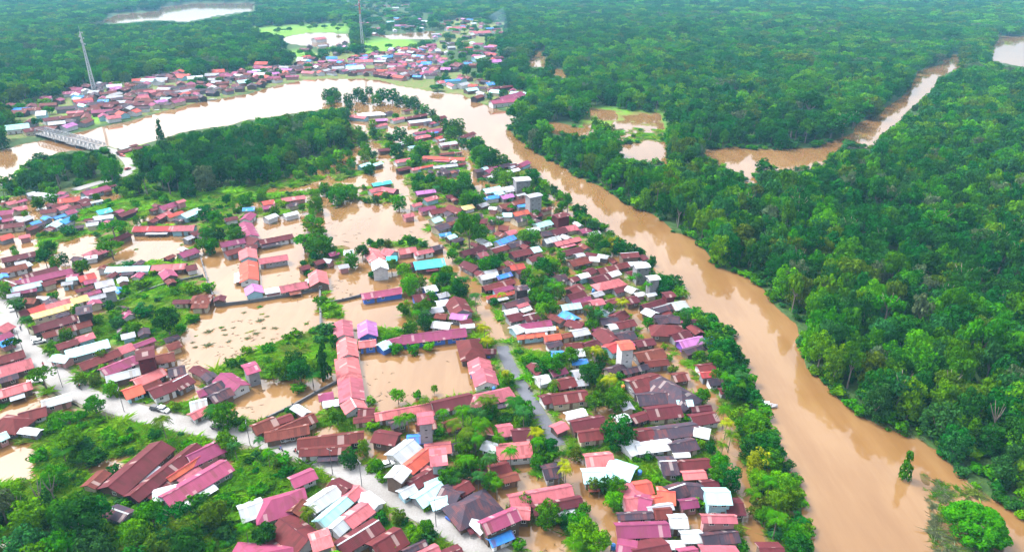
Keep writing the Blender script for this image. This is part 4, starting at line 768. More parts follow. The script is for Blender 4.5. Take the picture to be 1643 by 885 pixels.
# weeds and low growth on the wet ground
def tuft_mesh(seed, n=70, h=1.0, w=.06):
    r = np.random.default_rng(seed); V, Fc, T = [], [], []
    for i in range(n):
        a, q = r.uniform(0, 6.28), math.sqrt(r.uniform(0, 1))*.42; x, y = q*math.cos(a), q*math.sin(a); le = r.uniform(.5, 1)*h; b_ = r.uniform(0, 6.28); ox, oy = math.cos(b_)*w, math.sin(b_)*w; lx, ly = r.normal(scale=.38, size=2)
        o = len(V); V += [(x-ox, y-oy, 0), (x+ox, y+oy, 0), (x+ox*.8+lx*.6, y+oy*.8+ly*.6, le*.7), (x+lx*1.4, y+ly*1.4, le*.8)]; Fc.append((o, o+1, o+2, o+3)); T.append(r.uniform(.3, .8))
    me = bpy.data.meshes.new('tuft'); me.from_pydata(V, [], Fc); me.materials.append(LEAF); add_tint(me, T); return me
TUFTS = [tuft_mesh(1), tuft_mesh(2), tuft_mesh(3, 50)]
GRASSM = [leaf_mat('grass_blades', c, 1.0, .5) for c in ((.10, .28, .006), (.15, .32, .010), (.06, .18, .008), (.15, .22, .03), (.13, .16, .08))]
gk = [(t, c) for t in TUFTS for c in GRASSM]
pts, und = [], []
n_ = 150000; rr_ = 75*np.exp(rng.uniform(0, math.log(560/75), n_)); aa_ = np.radians(rng.uniform(-46, 46, n_)); X, Y = rr_*np.sin(aa_), rr_*np.cos(aa_)
h_, v_, dd_ = land_height(X, Y); px, py = to_px(X, Y); gr = samp(green, X, Y); IV = inside(VILLAGE, px, py); weedy = inside(MIXED[1][0], px, py) | inside(MIXED[0][0], px, py) | inside(MIXED[3][0], px, py)
ponds = np.zeros(n_, bool)
for p in PONDS[1:6]: ponds |= inside(p, px, py)
uu = rng.uniform(0, 1, n_); pn = fbm(X, Y, 14, 55)
for i in range(n_):
    if dd_[i] < 1.2: continue
    if gr[i] > .4 and v_[i] > .02 and uu[i] < .75: k = 0
    elif weedy[i] and v_[i] > -.2 and uu[i] < .38 and math.hypot(px[i]-1568, (py[i]-838)*1.5) > 52: k = 3
    elif IV[i] and v_[i] > .05 and uu[i] < .28: k = 0
    elif IV[i] and ponds[i] and pn[i] > .19 and uu[i] < .06: k = 3
    elif not IV[i] and not weedy[i] and (v_[i] > .0 and uu[i] < .08 or -.3 < v_[i] < .45 and uu[i] < .45): k = 5
    else: continue
    if hits_house(X[i], Y[i], .3): continue
    s = rng.lognormal(0, .35)*(1+rr_[i]/500)
    if k == 5 or (k == 0 and rng.random() < .05): und.append((X[i], Y[i], max(0, h_[i])-.05, 2.6*s, 2.6*s, 1.8*s, rng.uniform(0, 6.28), KK[('shrub', int(rng.integers(3))), str(rng.choice(list('mmldb')))]))
    else:
        t = int(rng.integers(3)); c = int(rng.choice([0, 0, 1, 1, 2, 3])) if k == 0 else int(rng.choice([3, 4, 4, 2])); pts.append((X[i], Y[i], max(-.05, h_[i])-.03, (1.25 if k == 0 else .8)*s, (1.25 if k == 0 else .8)*s, rng.uniform(.3, .6)*s*(1 if k == 0 else .7), rng.uniform(0, 6.28), t*5+c))
# drowned stems and rubbish drifting on the flooded fields
DEB = [leaf_mat('drift_rubbish', c, 1, .1) for c in ((.05, .035, .02), (.08, .075, .03), (.10, .08, .06))]; deb = []
n_ = 26000; rr_ = 90*np.exp(rng.uniform(0, math.log(420/90), n_)); aa_ = np.radians(rng.uniform(-44, 40, n_)); X, Y = rr_*np.sin(aa_), rr_*np.cos(aa_)
px, py = to_px(X, Y); mv = samp(mask, X, Y); dn = fbm(X, Y, 16, 91)+.6*fbm(X, Y, 5, 92); fld = np.zeros(n_, bool)
for i in (1, 3, 4, 6, 7): fld |= inside(PONDS[i], px, py)
bank = (mv < -.5) & (mv > -1.45) & ~fld
for i in range(n_):
    if not ((fld[i] and dn[i] > .13 and rng.random() < .8) or (bank[i] and rng.random() < .25 and dn[i] > .0)): continue
    if hits_house(X[i], Y[i], .2): continue
    s = rng.lognormal(0, .4); deb.append((X[i], Y[i], -.04, 0.75*s, .35*s, .12, rng.uniform(0, 6.28), int(rng.integers(9))))
scatter('drifting_debris', deb, [(t, c) for t in TUFTS for c in DEB])
scatter('grass', pts, gk); scatter('undergrowth', und, kinds)
print('grass', len(pts), 'undergrowth', len(und), 'forest', len(fx), 'solo', len(TREES))

for x, y, H, lb in ((72, 838, 13, 'leaning pale bare trunk at the bottom left grove edge'), (95, 822, 12, 'pale bare trunk in the bottom left grove, taller neighbour'), (40, 850, 10, 'short dead trunk beside brown water at bottom left'), (1588, 712, 15, 'pale dead tree by the lower right jungle edge'), (1275, 452, 17, 'pale bare limbed tree on the jungle river edge'), (1600, 530, 16, 'white dead trunk deep in the right jungle')):
    X, Y = gp(x, y); r_ = empty('bare_tree', (X, Y, 0), rng.uniform(0, 6)); r_.rotation_euler.x = rng.uniform(-.15, .15)
    ob('trunk', SHAPES['tall', int(rng.integers(3))]['trunk'], r_, scl=(H*.55, H*.55, H*1.35)); tag(r_, lb, 'bare tree')
# ---------------------------------------------------------------- houses into the scene
SOLO = [h for h in HOUSES if not h.get('shed') and -12 < h['u'][0] < IW+12 and -5 < h['u'][1] < IH+16][:296]
SHEDS = [h for h in SHEDS if -8 < h['u'][0] < IW+8 and h['u'][1] < IH+10]
SOLO += SHEDS; ids = {id(h) for h in SOLO}
for h in SOLO: make_house(h)
mb = MB(); mats = [ROOFM[k] for k in ROOFC] + list(WALLM.values()); ri = {k: i for i, k in enumerate(ROOFC)}; wi = {k: i+len(ri) for i, k in enumerate(WALLM)}
for h in HOUSES:
    if id(h) in ids or h.get('shed'): continue
    Mx = house_frame(h); wall_mesh(mb, h, wi[h['wall']], Mx); roof_mesh(mb, h, ri[h['c']], Mx)
tag(mb.build('distant_houses', mats), kind='stuff')
print('houses', len(HOUSES), 'near', NEAR, 'solo', len(SOLO), 'smallest solo px', SOLO[-1]['px'])

# ---------------------------------------------------------------- boundary walls of the flooded compounds
def run_wall(pts, label, hgt=1.5, t=.35, cat='wall', posts=True):
    P_ = [Vector((*gp(x, y, hgt), 0)) for x, y in pts]; root = empty('boundary_wall', P_[0]); o = P_[0]
    for a, b_ in zip(P_[:-1], P_[1:]):
        d = b_-a; L = d.length; Mx = Matrix.Translation(a-o) @ Matrix.Rotation(math.atan2(d.y, d.x), 4, 'Z')
        mb = MB(); mb.box(.15, -t/2, -1, L-.15, t/2, hgt-.12, 0, Mx); mb.build('wall_panel', M_['concrete'], root)
        mb = MB(); mb.box(.1, -t/2-.08, hgt-.12, L-.1, t/2+.08, hgt+.02, 0, Mx); mb.build('coping', M_['concrete'], root)
        n = max(1, int(L/9))
        for i in range(n+1):
            mb = MB(); X = L*i/n; mb.box(X-.22, -.24, -1, X+.22, .24, hgt+.25, 0, Mx); mb.build('post', M_['concrete'], root)
    tag(root, label, cat)
run_wall(P("322,413 333,450 347,487 400,481 455,472 512,461"), 'grey concrete wall bordering the flooded compound beside the long pink and orange roofs', 1.3)
run_wall(P("513,463 514,500 515,542"), 'straight grey wall running from the compound corner towards the dark columnar tree', 1.2, .6)
run_wall(P("517,485 550,479 578,472"), 'low grey wall leading to the blue and white building with a magenta roof', 1.1)
run_wall(P("428,668 470,648 505,628 541,609"), 'low grey wall slanting across the water towards the pink roofed school row', 1.0)
run_wall(P("147,494 190,482 228,466 270,452 325,440"), 'long grey wall between the green scrub and the pond building', 1.1)
run_wall(P("228,440 172,443"), 'short grey wall along the front of the long white pond building', .9)

# ---------------------------------------------------------------- lattice masts
def mast(x, y, hgt, base, label):
    X, Y = gp(x, y); root = empty('lattice_mast', (X, Y, 0), .3); nseg = 12
    for k in range(3):
        mb = MB(); z0, z1 = hgt*k/3, hgt*(k+1)/3
        hw = lambda z: base/2*(1-.82*z/hgt)
        for s in range(4):
            q0, q1 = [(math.cos(a), math.sin(a)) for a in (math.pi/4+s*math.pi/2, math.pi/4+(s+1)*math.pi/2)]
            mb.bar((q0[0]*hw(z0), q0[1]*hw(z0), z0), (q0[0]*hw(z1), q0[1]*hw(z1), z1), .11)
            for j in range(5):
                a, b_ = z0+(z1-z0)*j/5, z0+(z1-z0)*(j+1)/5
                mb.bar((q0[0]*hw(a), q0[1]*hw(a), a), (q1[0]*hw(b_), q1[1]*hw(b_), b_), .08); mb.bar((q1[0]*hw(a), q1[1]*hw(a), a), (q0[0]*hw(b_), q0[1]*hw(b_), b_), .08); mb.bar((q0[0]*hw(b_), q0[1]*hw(b_), b_), (q1[0]*hw(b_), q1[1]*hw(b_), b_), .08)
        mb.build('lattice_section', M_['redsteel' if k == 2 and hgt > 60 else 'whitesteel'], root)
    for i in range(7):
        a = i*2.2; mb = MB(); z = hgt*(.80+.03*i); mb.tube([(math.cos(a)*1.6, math.sin(a)*1.6, z), (math.cos(a)*2.1, math.sin(a)*2.1, z)], [.9, .8], 10); mb.bar((0, 0, z), (math.cos(a)*1.6, math.sin(a)*1.6, z), .09); mb.build('dish_antenna', M_['whitesteel'], root)
    mb = MB(); mb.bar((0, 0, hgt), (0, 0, hgt+5), .1); mb.build('lightning_rod', M_['steel'], root)
    tag(root, label, 'mast')
mast(152, 148, 58, 5, 'tall white lattice telecom mast with dishes standing in the left riverside town')
mast(583, 86, 78, 5.5, 'thin red and white lattice mast behind the town at the top centre')

# ---------------------------------------------------------------- steel truss bridge
A_, B_ = Vector((*gp(62, 208, 5), 0)), Vector((*gp(164, 239, 3), 0)); d = B_-A_; Lb = d.length
root = empty('truss_bridge', A_, math.atan2(d.y, d.x)); wb, zb_, ht = 3.4, 2.6, 4.2
mb = MB(); mb.box(0, -wb, zb_-.6, Lb, wb, zb_); mb.build('deck', CONC, root)
nb = 16
for s in (-1, 1):
    mb = MB(); y_ = s*(wb+.25)
    for i in range(nb):
        x0, x1 = Lb*i/nb, Lb*(i+1)/nb
        mb.bar((x0, y_, zb_), (x1, y_, zb_), .13)
        if 0 < i < nb-1 or True:
            mb.bar((max(x0, Lb/nb*.8), y_, zb_+ht), (min(x1, Lb-Lb/nb*.8), y_, zb_+ht), .16)
        mb.bar((x0, y_, zb_) if i else (0, y_, zb_), ((x0+x1)/2, y_, zb_+ht), .13); mb.bar(((x0+x1)/2, y_, zb_+ht), (x1, y_, zb_), .13)
        mb.bar(((x0+x1)/2, y_, zb_), ((x0+x1)/2, y_, zb_+ht), .14)
    mb.build('truss', M_['steel'], root)
mb = MB()
for i in range(nb):
    x0 = Lb*(i+.5)/nb; mb.bar((x0, -wb-.2, zb_+ht), (x0, wb+.2, zb_+ht), .16); mb.bar((x0, -wb, zb_+ht), (x0+Lb/nb*.98, wb, zb_+ht), .1)
mb.build('top_bracing', M_['steel'], root)
for x0 in (.5, Lb*.33, Lb*.66, Lb-.5):
    mb = MB(); mb.box(x0-.7, -wb, -4, x0+.7, wb, zb_-.6); mb.build('pier', M_['concrete'], root)
tag(root, 'white steel truss bridge crossing the brown river at the left edge', 'bridge')

# ---------------------------------------------------------------- vehicles, riders, boats, a small excavator
def car(x, y, z, rz, paint, label, long=4.2, cat='car', pick=False, group=None):
    X, Y = gp(x, y, z); root = empty('pickup_truck' if pick else 'car', (X, Y, z), rz); h2, w2 = long/2, .86
    mb = MB(); pr = [(-h2, .35), (-h2, .85), (-h2*.55, .95), (h2*.35, .95), (h2*.92, .82), (h2, .6), (h2, .35)]
    for s in (1, -1): mb.face([(p[0], s*w2, p[1]) for p in pr][::-s])
    for a, b_ in zip(pr, pr[1:]+pr[:1]): mb.face([(a[0], w2, a[1]), (a[0], -w2, a[1]), (b_[0], -w2, b_[1]), (b_[0], w2, b_[1])][::-1])
    mb.build('body', paint, root)
    c0, c1 = (-h2*.1, h2*.5) if pick else (-h2*.85, h2*.45)
    mb = MB(); q = [(c0, .93), (c0+.2, 1.47), (c1-.65, 1.5), (c1, .93)]
    for s in (1, -1): mb.face([(p[0], s*(w2-.06-.08*(p[1] > 1)), p[1]) for p in q][::-s])
    for a, b_ in zip(q, q[1:]): mb.face([(a[0], (w2-.06), a[1]), (a[0], -(w2-.06), a[1]), (b_[0], -(w2-.06), b_[1]), (b_[0], (w2-.06), b_[1])][::-1])
    mb.build('windows', M_['glass'], root)
    mb = MB(); mb.box(c0+.2, -w2+.1, 1.47, c1-.6, w2-.1, 1.55); mb.build('car_roof', paint, root)
    for sx in (-.62, .62):
        for sy in (-1, 1):
            mb = MB(); mb.tube([(sx*h2, sy*(w2-.14), .32), (sx*h2, sy*(w2+.03), .32)], [.33, .33], 12); mb.build('wheel', M_['tyre'], root)
    for sy in (-1, 1):
        mb = MB(); mb.box(h2-.06, sy*.62-.16, .62, h2+.03, sy*.62+.16, .76); mb.build('headlight', M_['whitesteel'], root)
    tag(root, label, cat, group)
WP, BP, RP, GP = plain('white_car_paint', (.75, .75, .76), .3, .5, .05), plain('dark_car_paint', (.03, .03, .035), .3, .5, .1), plain('red_car_paint', (.5, .04, .04), .3, .5, .1), plain('blue_car_paint', (.04, .1, .4), .3, .5, .1)
car(263, 659, .4, -.35, WP, 'white car parked on the upper verge of the concrete road beside a dark one'); car(252, 657, .4, -.3, BP, 'dark car parked at the roadside left of the white car')
car(55, 546, .4, 2.2, WP, 'white car parked beside the long maroon roofed row, nearer the road'); car(64, 549, .4, .5, WP, 'white van parked against the end of the long maroon row', 4.6, 'van')
car(57, 613, .4, .3, WP, 'white pickup under the broad flat tree by the road', 4.8, 'pickup', True); car(622, 747, .3, .5, WP, 'white car parked in front of the white two storey house', 4.2)
car(729, 826, .4, .9, GP, 'blue pickup parked outside the large charcoal hip roof', 4.8, 'pickup', True); car(350, 688, .5, -.5, BP, 'black pickup on the road edge below the dark palm clump', 4.8, 'pickup', True)
car(522, 729, .4, -.3, BP, 'dark jeep parked under the front edge of the rust brown row'); car(20, 497, .4, -1, WP, 'small white car parked at the foot of the left edge palm')
car(178, 288, .6, .6, BP, 'dark car driving on the curved bridge approach'); car(205, 272, .6, 1.3, RP, 'red car rounding the bend of the bridge approach'); car(197, 251, .6, -.4, RP, 'red car parked below the maroon roof at the bend')
car(786, 570, 0, 1.2, GP, 'blue car standing in flood water by the small maroon kiosk')
def rider(x, y, z, rz, cloth, label):
    X, Y = gp(x, y, z); root = empty('motorbike', (X, Y, z), rz)
    for sx in (-.62, .62):
        mb = MB(); mb.tube([(sx, -.05, .3), (sx, .05, .3)], [.3, .3], 12); mb.build('wheel', M_['tyre'], root)
    mb = MB(); mb.tube([(-.75, 0, .72), (-.3, 0, .74), (.1, 0, .62), (.35, 0, .6), (.55, 0, .95)], [.1, .15, .17, .13, .06], 8); mb.bar((.55, 0, .95), (.64, 0, .3), .04); mb.bar((-.3, 0, .55), (-.62, 0, .3), .05); mb.build('body', M_['black'], root)
    mb = MB(); mb.bar((.5, -.34, 1.0), (.5, .34, 1.0), .025); mb.build('handlebar', M_['steel'], root)
    tag(root, label[0], 'motorbike')
    # the rider: one skinned body seated on it
    J = [(-.18, 0, .82), (-.14, 0, 1.1), (-.06, 0, 1.35), (-.04, 0, 1.47), (0, 0, 1.6), (.02, 0, 1.7)]; Rr = [.15, .14, .16, .06, .10, .09]; E = [(0, 1), (1, 2), (2, 3), (3, 4), (4, 5)]
    for s in (-1, 1):
        n = len(J); J += [(-.06, s*.2, 1.36), (.12, s*.27, 1.14), (.42, s*.3, 1.04), (.1, s*.13, .8), (.24, s*.18, .78), (.1, s*.18, .38), (.24, s*.18, .32)]; Rr += [.07, .05, .035, .09, .075, .05, .045]
        E += [(2, n), (n, n+1), (n+1, n+2), (0, n+3), (n+3, n+4), (n+4, n+5), (n+5, n+6)]
    me = bpy.data.meshes.new('person'); me.from_pydata(J, E, []); me.materials.append(cloth)
    p = ob('person', me, None, (X, Y, z), (0, 0, rz)); md = p.modifiers.new('skin', 'SKIN')
    for i, r_ in enumerate(Rr): me.skin_vertices[0].data[i].radius = (r_, r_)
    me.skin_vertices[0].data[0].use_root = True; p.modifiers.new('sub', 'SUBSURF').levels = 1; p.modifiers['sub'].render_levels = 1
    mb = MB(); mb.tube([(.01, 0, 1.6), (.0, 0, 1.7), (-.01, 0, 1.76)], [.125, .12, .06], 10); mb.build('helmet', M_['redcloth' if cloth is not M_['redcloth'] else 'black'], p)
    tag(p, label[1], 'person')
for x, y, rz, c, a in ((451, 722, -.5, 'cloth', 'opposite the rust brown roofs, left of three'), (475, 726, -.5, 'redcloth', 'opposite the rust brown roofs, middle of three'), (490, 730, 2.6, 'cloth', 'opposite the rust brown roofs, right of three'), (129, 624, -.6, 'hair', 'beside the columnar roadside tree'), (70, 587, -.9, 'redcloth', 'near the broad flat roadside tree'), (34, 529, -1.0, 'cloth', 'by the yellow roofed row')):
    rider(x, y, .42, rz, M_[c], ('dark motorbike on the concrete road ' + a, 'helmeted person riding on the concrete road ' + a))
rider(850, 626, .36, 2.2, M_['hair'], ('dark motorbike alone on the dark asphalt street', 'person in dark clothes riding along the asphalt street'))
def boat(x, y, rz, mat, label, L=7.5, w=1.1, cabin=True):
    X, Y = gp(x, y, .3); root = empty('boat', (X, Y, 0), rz); mb = MB(); n = 9; st = []
    for i in range(n):
        t = i/(n-1); s = 1-abs(2*t-1)**2.6; k = w*.5*max(s, .06); zz = .55+.35*abs(2*t-1)**2.5; xx = (t-.5)*L
        st.append([(xx, -k, zz), (xx, -k*.6, -.15), (xx, k*.6, -.15), (xx, k, zz), (xx, k*.82, zz), (xx, k*.5, .05), (xx, -k*.5, .05), (xx, -k*.82, zz)])
    for a, b_ in zip(st[:-1], st[1:]):
        for j in range(8): mb.face([a[j], b_[j], b_[(j+1) % 8], a[(j+1) % 8]])
    mb.face(st[0][::-1]); mb.face(st[-1]); mb.build('hull', mat, root)
    if cabin:
        mb = MB(); mb.box(-L*.22, -w*.42, 1.25, L*.2, w*.42, 1.35); mb.build('canopy', ROOFM['W'], root)
        for sx in (-.2, .18):
            for sy in (-1, 1): mb = MB(); mb.bar((sx*L, sy*w*.38, .45), (sx*L, sy*w*.38, 1.26), .04); mb.build('canopy_post', M_['steel'], root)
    for sx in (-.1, .1, .28): mb = MB(); mb.box(sx*L-.12, -w*.4, .33, sx*L+.12, w*.4, .39); mb.build('thwart', M_['boatwood'], root)
    tag(root, label, 'boat')
boat(1216, 644, 1.9, M_['bluepaint'], 'blue boat with pale canopy moored at the tree lined river bank', 9, 2.2); boat(1226, 650, -.1, M_['whitesteel'], 'white boat moored beside the blue one on the river bank', 8, 2.4)
boat(724, 671, .2, M_['boatwood'], 'slim wooden canoe beside the palms below the flooded school', 5, .9, False); boat(252, 178, .3, M_['boatwood'], 'small boat by the far river bank below the left town', 9, 1.8); boat(340, 160, .3, M_['whitesteel'], 'small pale boat at the outer bend of the river', 9, 1.8); boat(1146, 748, 1.2, M_['boatwood'], 'wooden canoe tied up among the riverside houses', 5, .9, False)
X, Y = gp(933, 541); root = empty('excavator', (X, Y, 0), .2)
mb = MB(); mb.box(-1.4, -1.15, 0, 1.4, -.6, .75); mb.build('track', M_['tyre'], root); mb = MB(); mb.box(-1.4, .6, 0, 1.4, 1.15, .75); mb.build('track', M_['tyre'], root)
mb = MB(); mb.box(-1.5, -1.0, .8, 1.0, 1.0, 1.7); mb.build('body', M_['yellow'], root); mb = MB(); mb.box(.0, .1, 1.7, 1.0, .95, 2.6); mb.build('cab', M_['glass'], root); mb = MB(); mb.box(-.1, .05, 2.6, 1.1, 1.0, 2.7); mb.build('cab_roof', M_['yellow'], root)
mb = MB(); mb.bar((.9, -.3, 1.4), (2.6, -.3, 3.0), .18); mb.bar((2.6, -.3, 3.0), (3.6, -.3, 1.6), .14); mb.build('boom', M_['yellow'], root); mb = MB(); mb.box(3.2, -.7, .9, 3.9, .1, 1.6); mb.build('bucket', M_['steel'], root)
tag(root, 'yellow excavator parked under trees behind the white porch roof', 'excavator')
# power poles along the concrete road
def pole(x, y, label):
    X, Y = gp(x, y); root = empty('power_pole', (X, Y, 0), rng.uniform(0, 3)); mb = MB(); mb.tube([(0, 0, 0), (0, 0, 9)], [.10, .07], 8); mb.build('pole', M_['concrete'], root)
    mb = MB(); mb.box(-.9, -.05, 8.4, .9, .05, 8.52); mb.build('crossarm', M_['steel'], root)
    for s in (-.8, 0, .8): mb = MB(); mb.tube([(s, 0, 8.52), (s, 0, 8.75)], [.06, .04], 6); mb.build('insulator', M_['whitesteel'], root)
    tag(root, label, 'power pole', 'power poles along the roads')
for i, (x, y, w_) in enumerate(((534, 762, 'beside the small maroon shed'), (581, 782, 'at the white roof by the road'), (200, 662, 'opposite the orange pink roofs'), (402, 716, 'opposite the rust brown roofs'), (101, 622, 'near the columnar roadside tree'), (700, 846, 'outside the charcoal hip roof'), (38, 565, 'near the pale cyan roof'), (867, 646, 'beside the dark asphalt street'), (944, 614, 'behind the maroon tin sheds'))):
    pole(x, y, 'slim concrete power pole ' + w_)
# water tanks beside the houses
TANKS = []
tc_ = {k: plain('tank_' + k, c_, .45) for k, c_ in {'orange': (.55, .18, .04), 'blue': (.05, .18, .5), 'steel': (.4, .42, .45)}.items()}
tk = MB(); tk.tube([(0, 0, 1.0), (0, 0, 1.1), (0, 0, 2.3), (0, 0, 2.55)], [.5, .58, .58, .3], 12); tl = MB(); tl.tube([(0, 0, 2.55), (0, 0, 2.66)], [.24, .2], 10)
ts = MB()
for sx in (-.5, .5):
    for sy in (-.5, .5): ts.box(sx-.06, sy-.06, -1, sx+.06, sy+.06, .94)
ts.box(-.62, -.62, .92, .62, .62, 1.0); ts_m = ts.mesh('stand', BARK); tkm = {k: (tk.mesh('tank', m_), tl.mesh('lid', m_)) for k, m_ in tc_.items()}
for h in [h for h in SOLO if h['k'] != 'tower' and not h.get('shed')][:150:4]:
    s = rng.choice([-1, 1]); du, dv = s*(h['L']/2+1.1), rng.uniform(-.3, .3)*h['w']; X, Y = h['x']+du*math.cos(h['a'])-dv*math.sin(h['a']), h['y']+du*math.sin(h['a'])+dv*math.cos(h['a'])
    if hits_house(X, Y, .5) or dry_lines(np.array([X]), np.array([Y]))[0] < 1: continue
    k = str(rng.choice(['orange', 'blue', 'steel'])); r_ = empty('water_tank', (X, Y, 0), h['a']); ob('stand', ts_m, r_); ob('lid', tkm[k][1], ob('tank', tkm[k][0], r_)); ux, uy = to_px(X, Y, 2); TANKS.append(dict(o=r_, x=X, y=Y, u=(float(ux), float(uy)), c=k, host=h['c']))
# smoke rising behind the town
X, Y = gp(812, 66); mb = MB(); mb.tube([(0, 0, 0), (-2, 0, 12), (-8, 2, 26), (-16, 4, 40)], [2.5, 6, 11, 15], 10)
m = bpy.data.materials.new('blue_smoke'); m.use_nodes = True; n, l = m.node_tree.nodes, m.node_tree.links; n.remove(n['Principled BSDF']); pv = n.new('ShaderNodeVolumePrincipled'); pv.inputs['Density'].default_value = .005; pv.inputs['Color'].default_value = (.5, .7, 1, 1); l.new(pv.outputs[0], n['Material Output'].inputs['Volume'])
tag(mb.build('smoke', m, loc=(X, Y, 4)), 'thin blue smoke drifting up behind the far town', 'smoke', kind='stuff')
# haze: one closed box of thin even air round camera and scene
mb = MB(); mb.box(-8800, -400, -2.2, 8800, 8900, 140)
m = bpy.data.materials.new('thin_air'); m.use_nodes = True; n, l = m.node_tree.nodes, m.node_tree.links; n.remove(n['Principled BSDF']); pv = n.new('ShaderNodeVolumePrincipled'); pv.inputs['Density'].default_value = .00010; pv.inputs['Color'].default_value = (.25, .62, .95, 1); l.new(pv.outputs[0], n['Material Output'].inputs['Volume'])
tag(mb.build('haze', m), kind='stuff')
# ---------------------------------------------------------------- labels: which house, which tree
ZH = [(0, 0, 500, 232, 'in the left riverside town'), (500, 0, 860, 150, 'in the top centre town'), (500, 150, 720, 232, 'at the river bend tip'), (720, 0, 1643, 178, 'on the far bank at centre'), (0, 232, 60, 345, 'at the left edge below the bridge'),
      (60, 232, 145, 345, 'beside the curved approach road'), (145, 232, 235, 345, 'near the bridge approach bend'), (0, 345, 120, 400, 'at the left edge flooded pasture'), (120, 345, 240, 415, 'around the left pond'), (235, 300, 330, 380, 'behind the left pond'), (330, 300, 500, 360, 'behind the walled compound'), (0, 400, 150, 470, 'above the yellow roofed rows'), (0, 470, 160, 535, 'along the yellow roofed rows'),
      (150, 400, 330, 530, 'by the left pond buildings'), (330, 340, 500, 480, 'in the walled flood compound'), (0, 535, 75, 720, 'left of the concrete road'), (75, 535, 320, 650, 'right of the concrete road bend'), (290, 560, 425, 680, 'by the central pond edge'), (75, 600, 200, 700, 'below the concrete road bend'), (150, 680, 380, 830, 'in the long shed block'), (380, 650, 600, 735, 'lining the concrete road'), (360, 735, 660, 900, 'below the concrete road'),
      (500, 500, 605, 670, 'in the school front row'), (590, 600, 840, 660, 'in the school lower row'), (600, 495, 800, 625, 'around the flooded schoolyard'), (500, 380, 660, 500, 'beside the square pond'), (560, 232, 650, 330, 'by the flooded straight street'), (640, 232, 760, 290, 'by the long orange roof'), (640, 290, 700, 400, 'along the flooded straight street'), (700, 290, 790, 400, 'left of the grey tower house'), (760, 232, 870, 330, 'on the upper river bank'), (790, 325, 915, 375, 'by the grey tower house'),
      (640, 400, 765, 520, 'along the central flooded street'), (765, 370, 850, 440, 'between central street and riverside'), (765, 440, 860, 500, 'right of the central street'), (850, 350, 950, 440, 'below the grey tower house'), (950, 380, 1045, 440, 'on the middle river bank'), (880, 440, 965, 500, 'left of the riverside lane'), (960, 430, 1120, 512, 'by the twin riverside towers'), (800, 495, 900, 560, 'above the asphalt street'), (890, 495, 1000, 570, 'behind the white tower house'), (1000, 495, 1160, 560, 'on the lower river bank'),
      (960, 545, 1110, 640, 'around the white tower house'), (1100, 560, 1240, 680, 'right of the riverside lane'), (855, 570, 960, 700, 'beside the asphalt street'), (960, 640, 1160, 720, 'in the long charcoal row'), (600, 660, 740, 720, 'below the school lower row'), (590, 690, 700, 900, 'above the lower road'), (700, 700, 800, 900, 'by the blue verandah house'), (740, 640, 960, 830, 'in the palm grove'), (920, 720, 1020, 765, 'left of the green lawn'), (1020, 720, 1160, 765, 'right of the green lawn'),
      (980, 765, 1085, 815, 'below the small green lawn'), (1070, 765, 1200, 815, 'near the lowest bank trees'), (970, 815, 1080, 900, 'at the bottom centre edge'), (1080, 815, 1300, 900, 'at the bottom riverside'), (800, 760, 970, 900, 'by the lower flooded street')]
ZT = [(1100, 0, 1643, 235, 'beyond the tributary channel'), (820, 100, 1120, 205, 'in the upper central jungle'), (820, 200, 1240, 330, 'between river and tributary'), (1050, 230, 1250, 450, 'on the upper jungle bank'), (1250, 230, 1643, 430, 'in the upper right jungle'), (1200, 430, 1400, 620, 'along the jungle river edge'), (1400, 400, 1643, 560, 'in the right edge jungle'), (1300, 560, 1480, 720, 'on the lower jungle bank'), (1440, 550, 1643, 720, 'in the lower right jungle'), (1400, 720, 1643, 900, 'by the lower right weeds'),
      (0, 225, 190, 320, 'in the left bridge wood'), (190, 150, 400, 320, 'in the left bend forest'), (400, 140, 600, 320, 'in the bend forest'), (0, 640, 250, 770, 'in the roadside scrub'), (0, 770, 250, 900, 'in the bottom left grove'), (250, 770, 470, 900, 'in the bottom grove'), (1160, 500, 1330, 640, 'on the bank above the boats'), (1160, 640, 1330, 760, 'on the bank below the boats'), (1160, 760, 1340, 900, 'on the bottom river bank')]
def zone(u, Z):
    x, y = u
    for x0, y0, x1, y1, n in Z:
        if x0 <= x < x1 and y0 <= y < y1: return n
    return min(Z, key=lambda z: (abs((z[0]+z[2])/2-x)-(z[2]-z[0])/2 if abs((z[0]+z[2])/2-x) > (z[2]-z[0])/2 else 0) + (abs((z[1]+z[3])/2-y)-(z[3]-z[1])/2 if abs((z[1]+z[3])/2-y) > (z[3]-z[1])/2 else 0))[4]
ORD = ['first', 'second', 'third', 'fourth', 'fifth', 'sixth', 'seventh', 'eighth', 'ninth', 'tenth', 'eleventh', 'twelfth']
CNT = {2: 'two', 3: 'three', 4: 'four', 5: 'five', 6: 'six', 7: 'seven', 8: 'eight', 9: 'nine', 10: 'ten', 11: 'eleven', 12: 'twelve'}
def rank(i, n):
    if n == 2: return ('left', 'right')[i] + ' one of two'
    if i == 0: return 'leftmost of ' + CNT.get(n, 'many')
    if i == n-1: return 'rightmost of ' + CNT.get(n, 'many')
    return ORD[min(i, 11)] + ' from left'
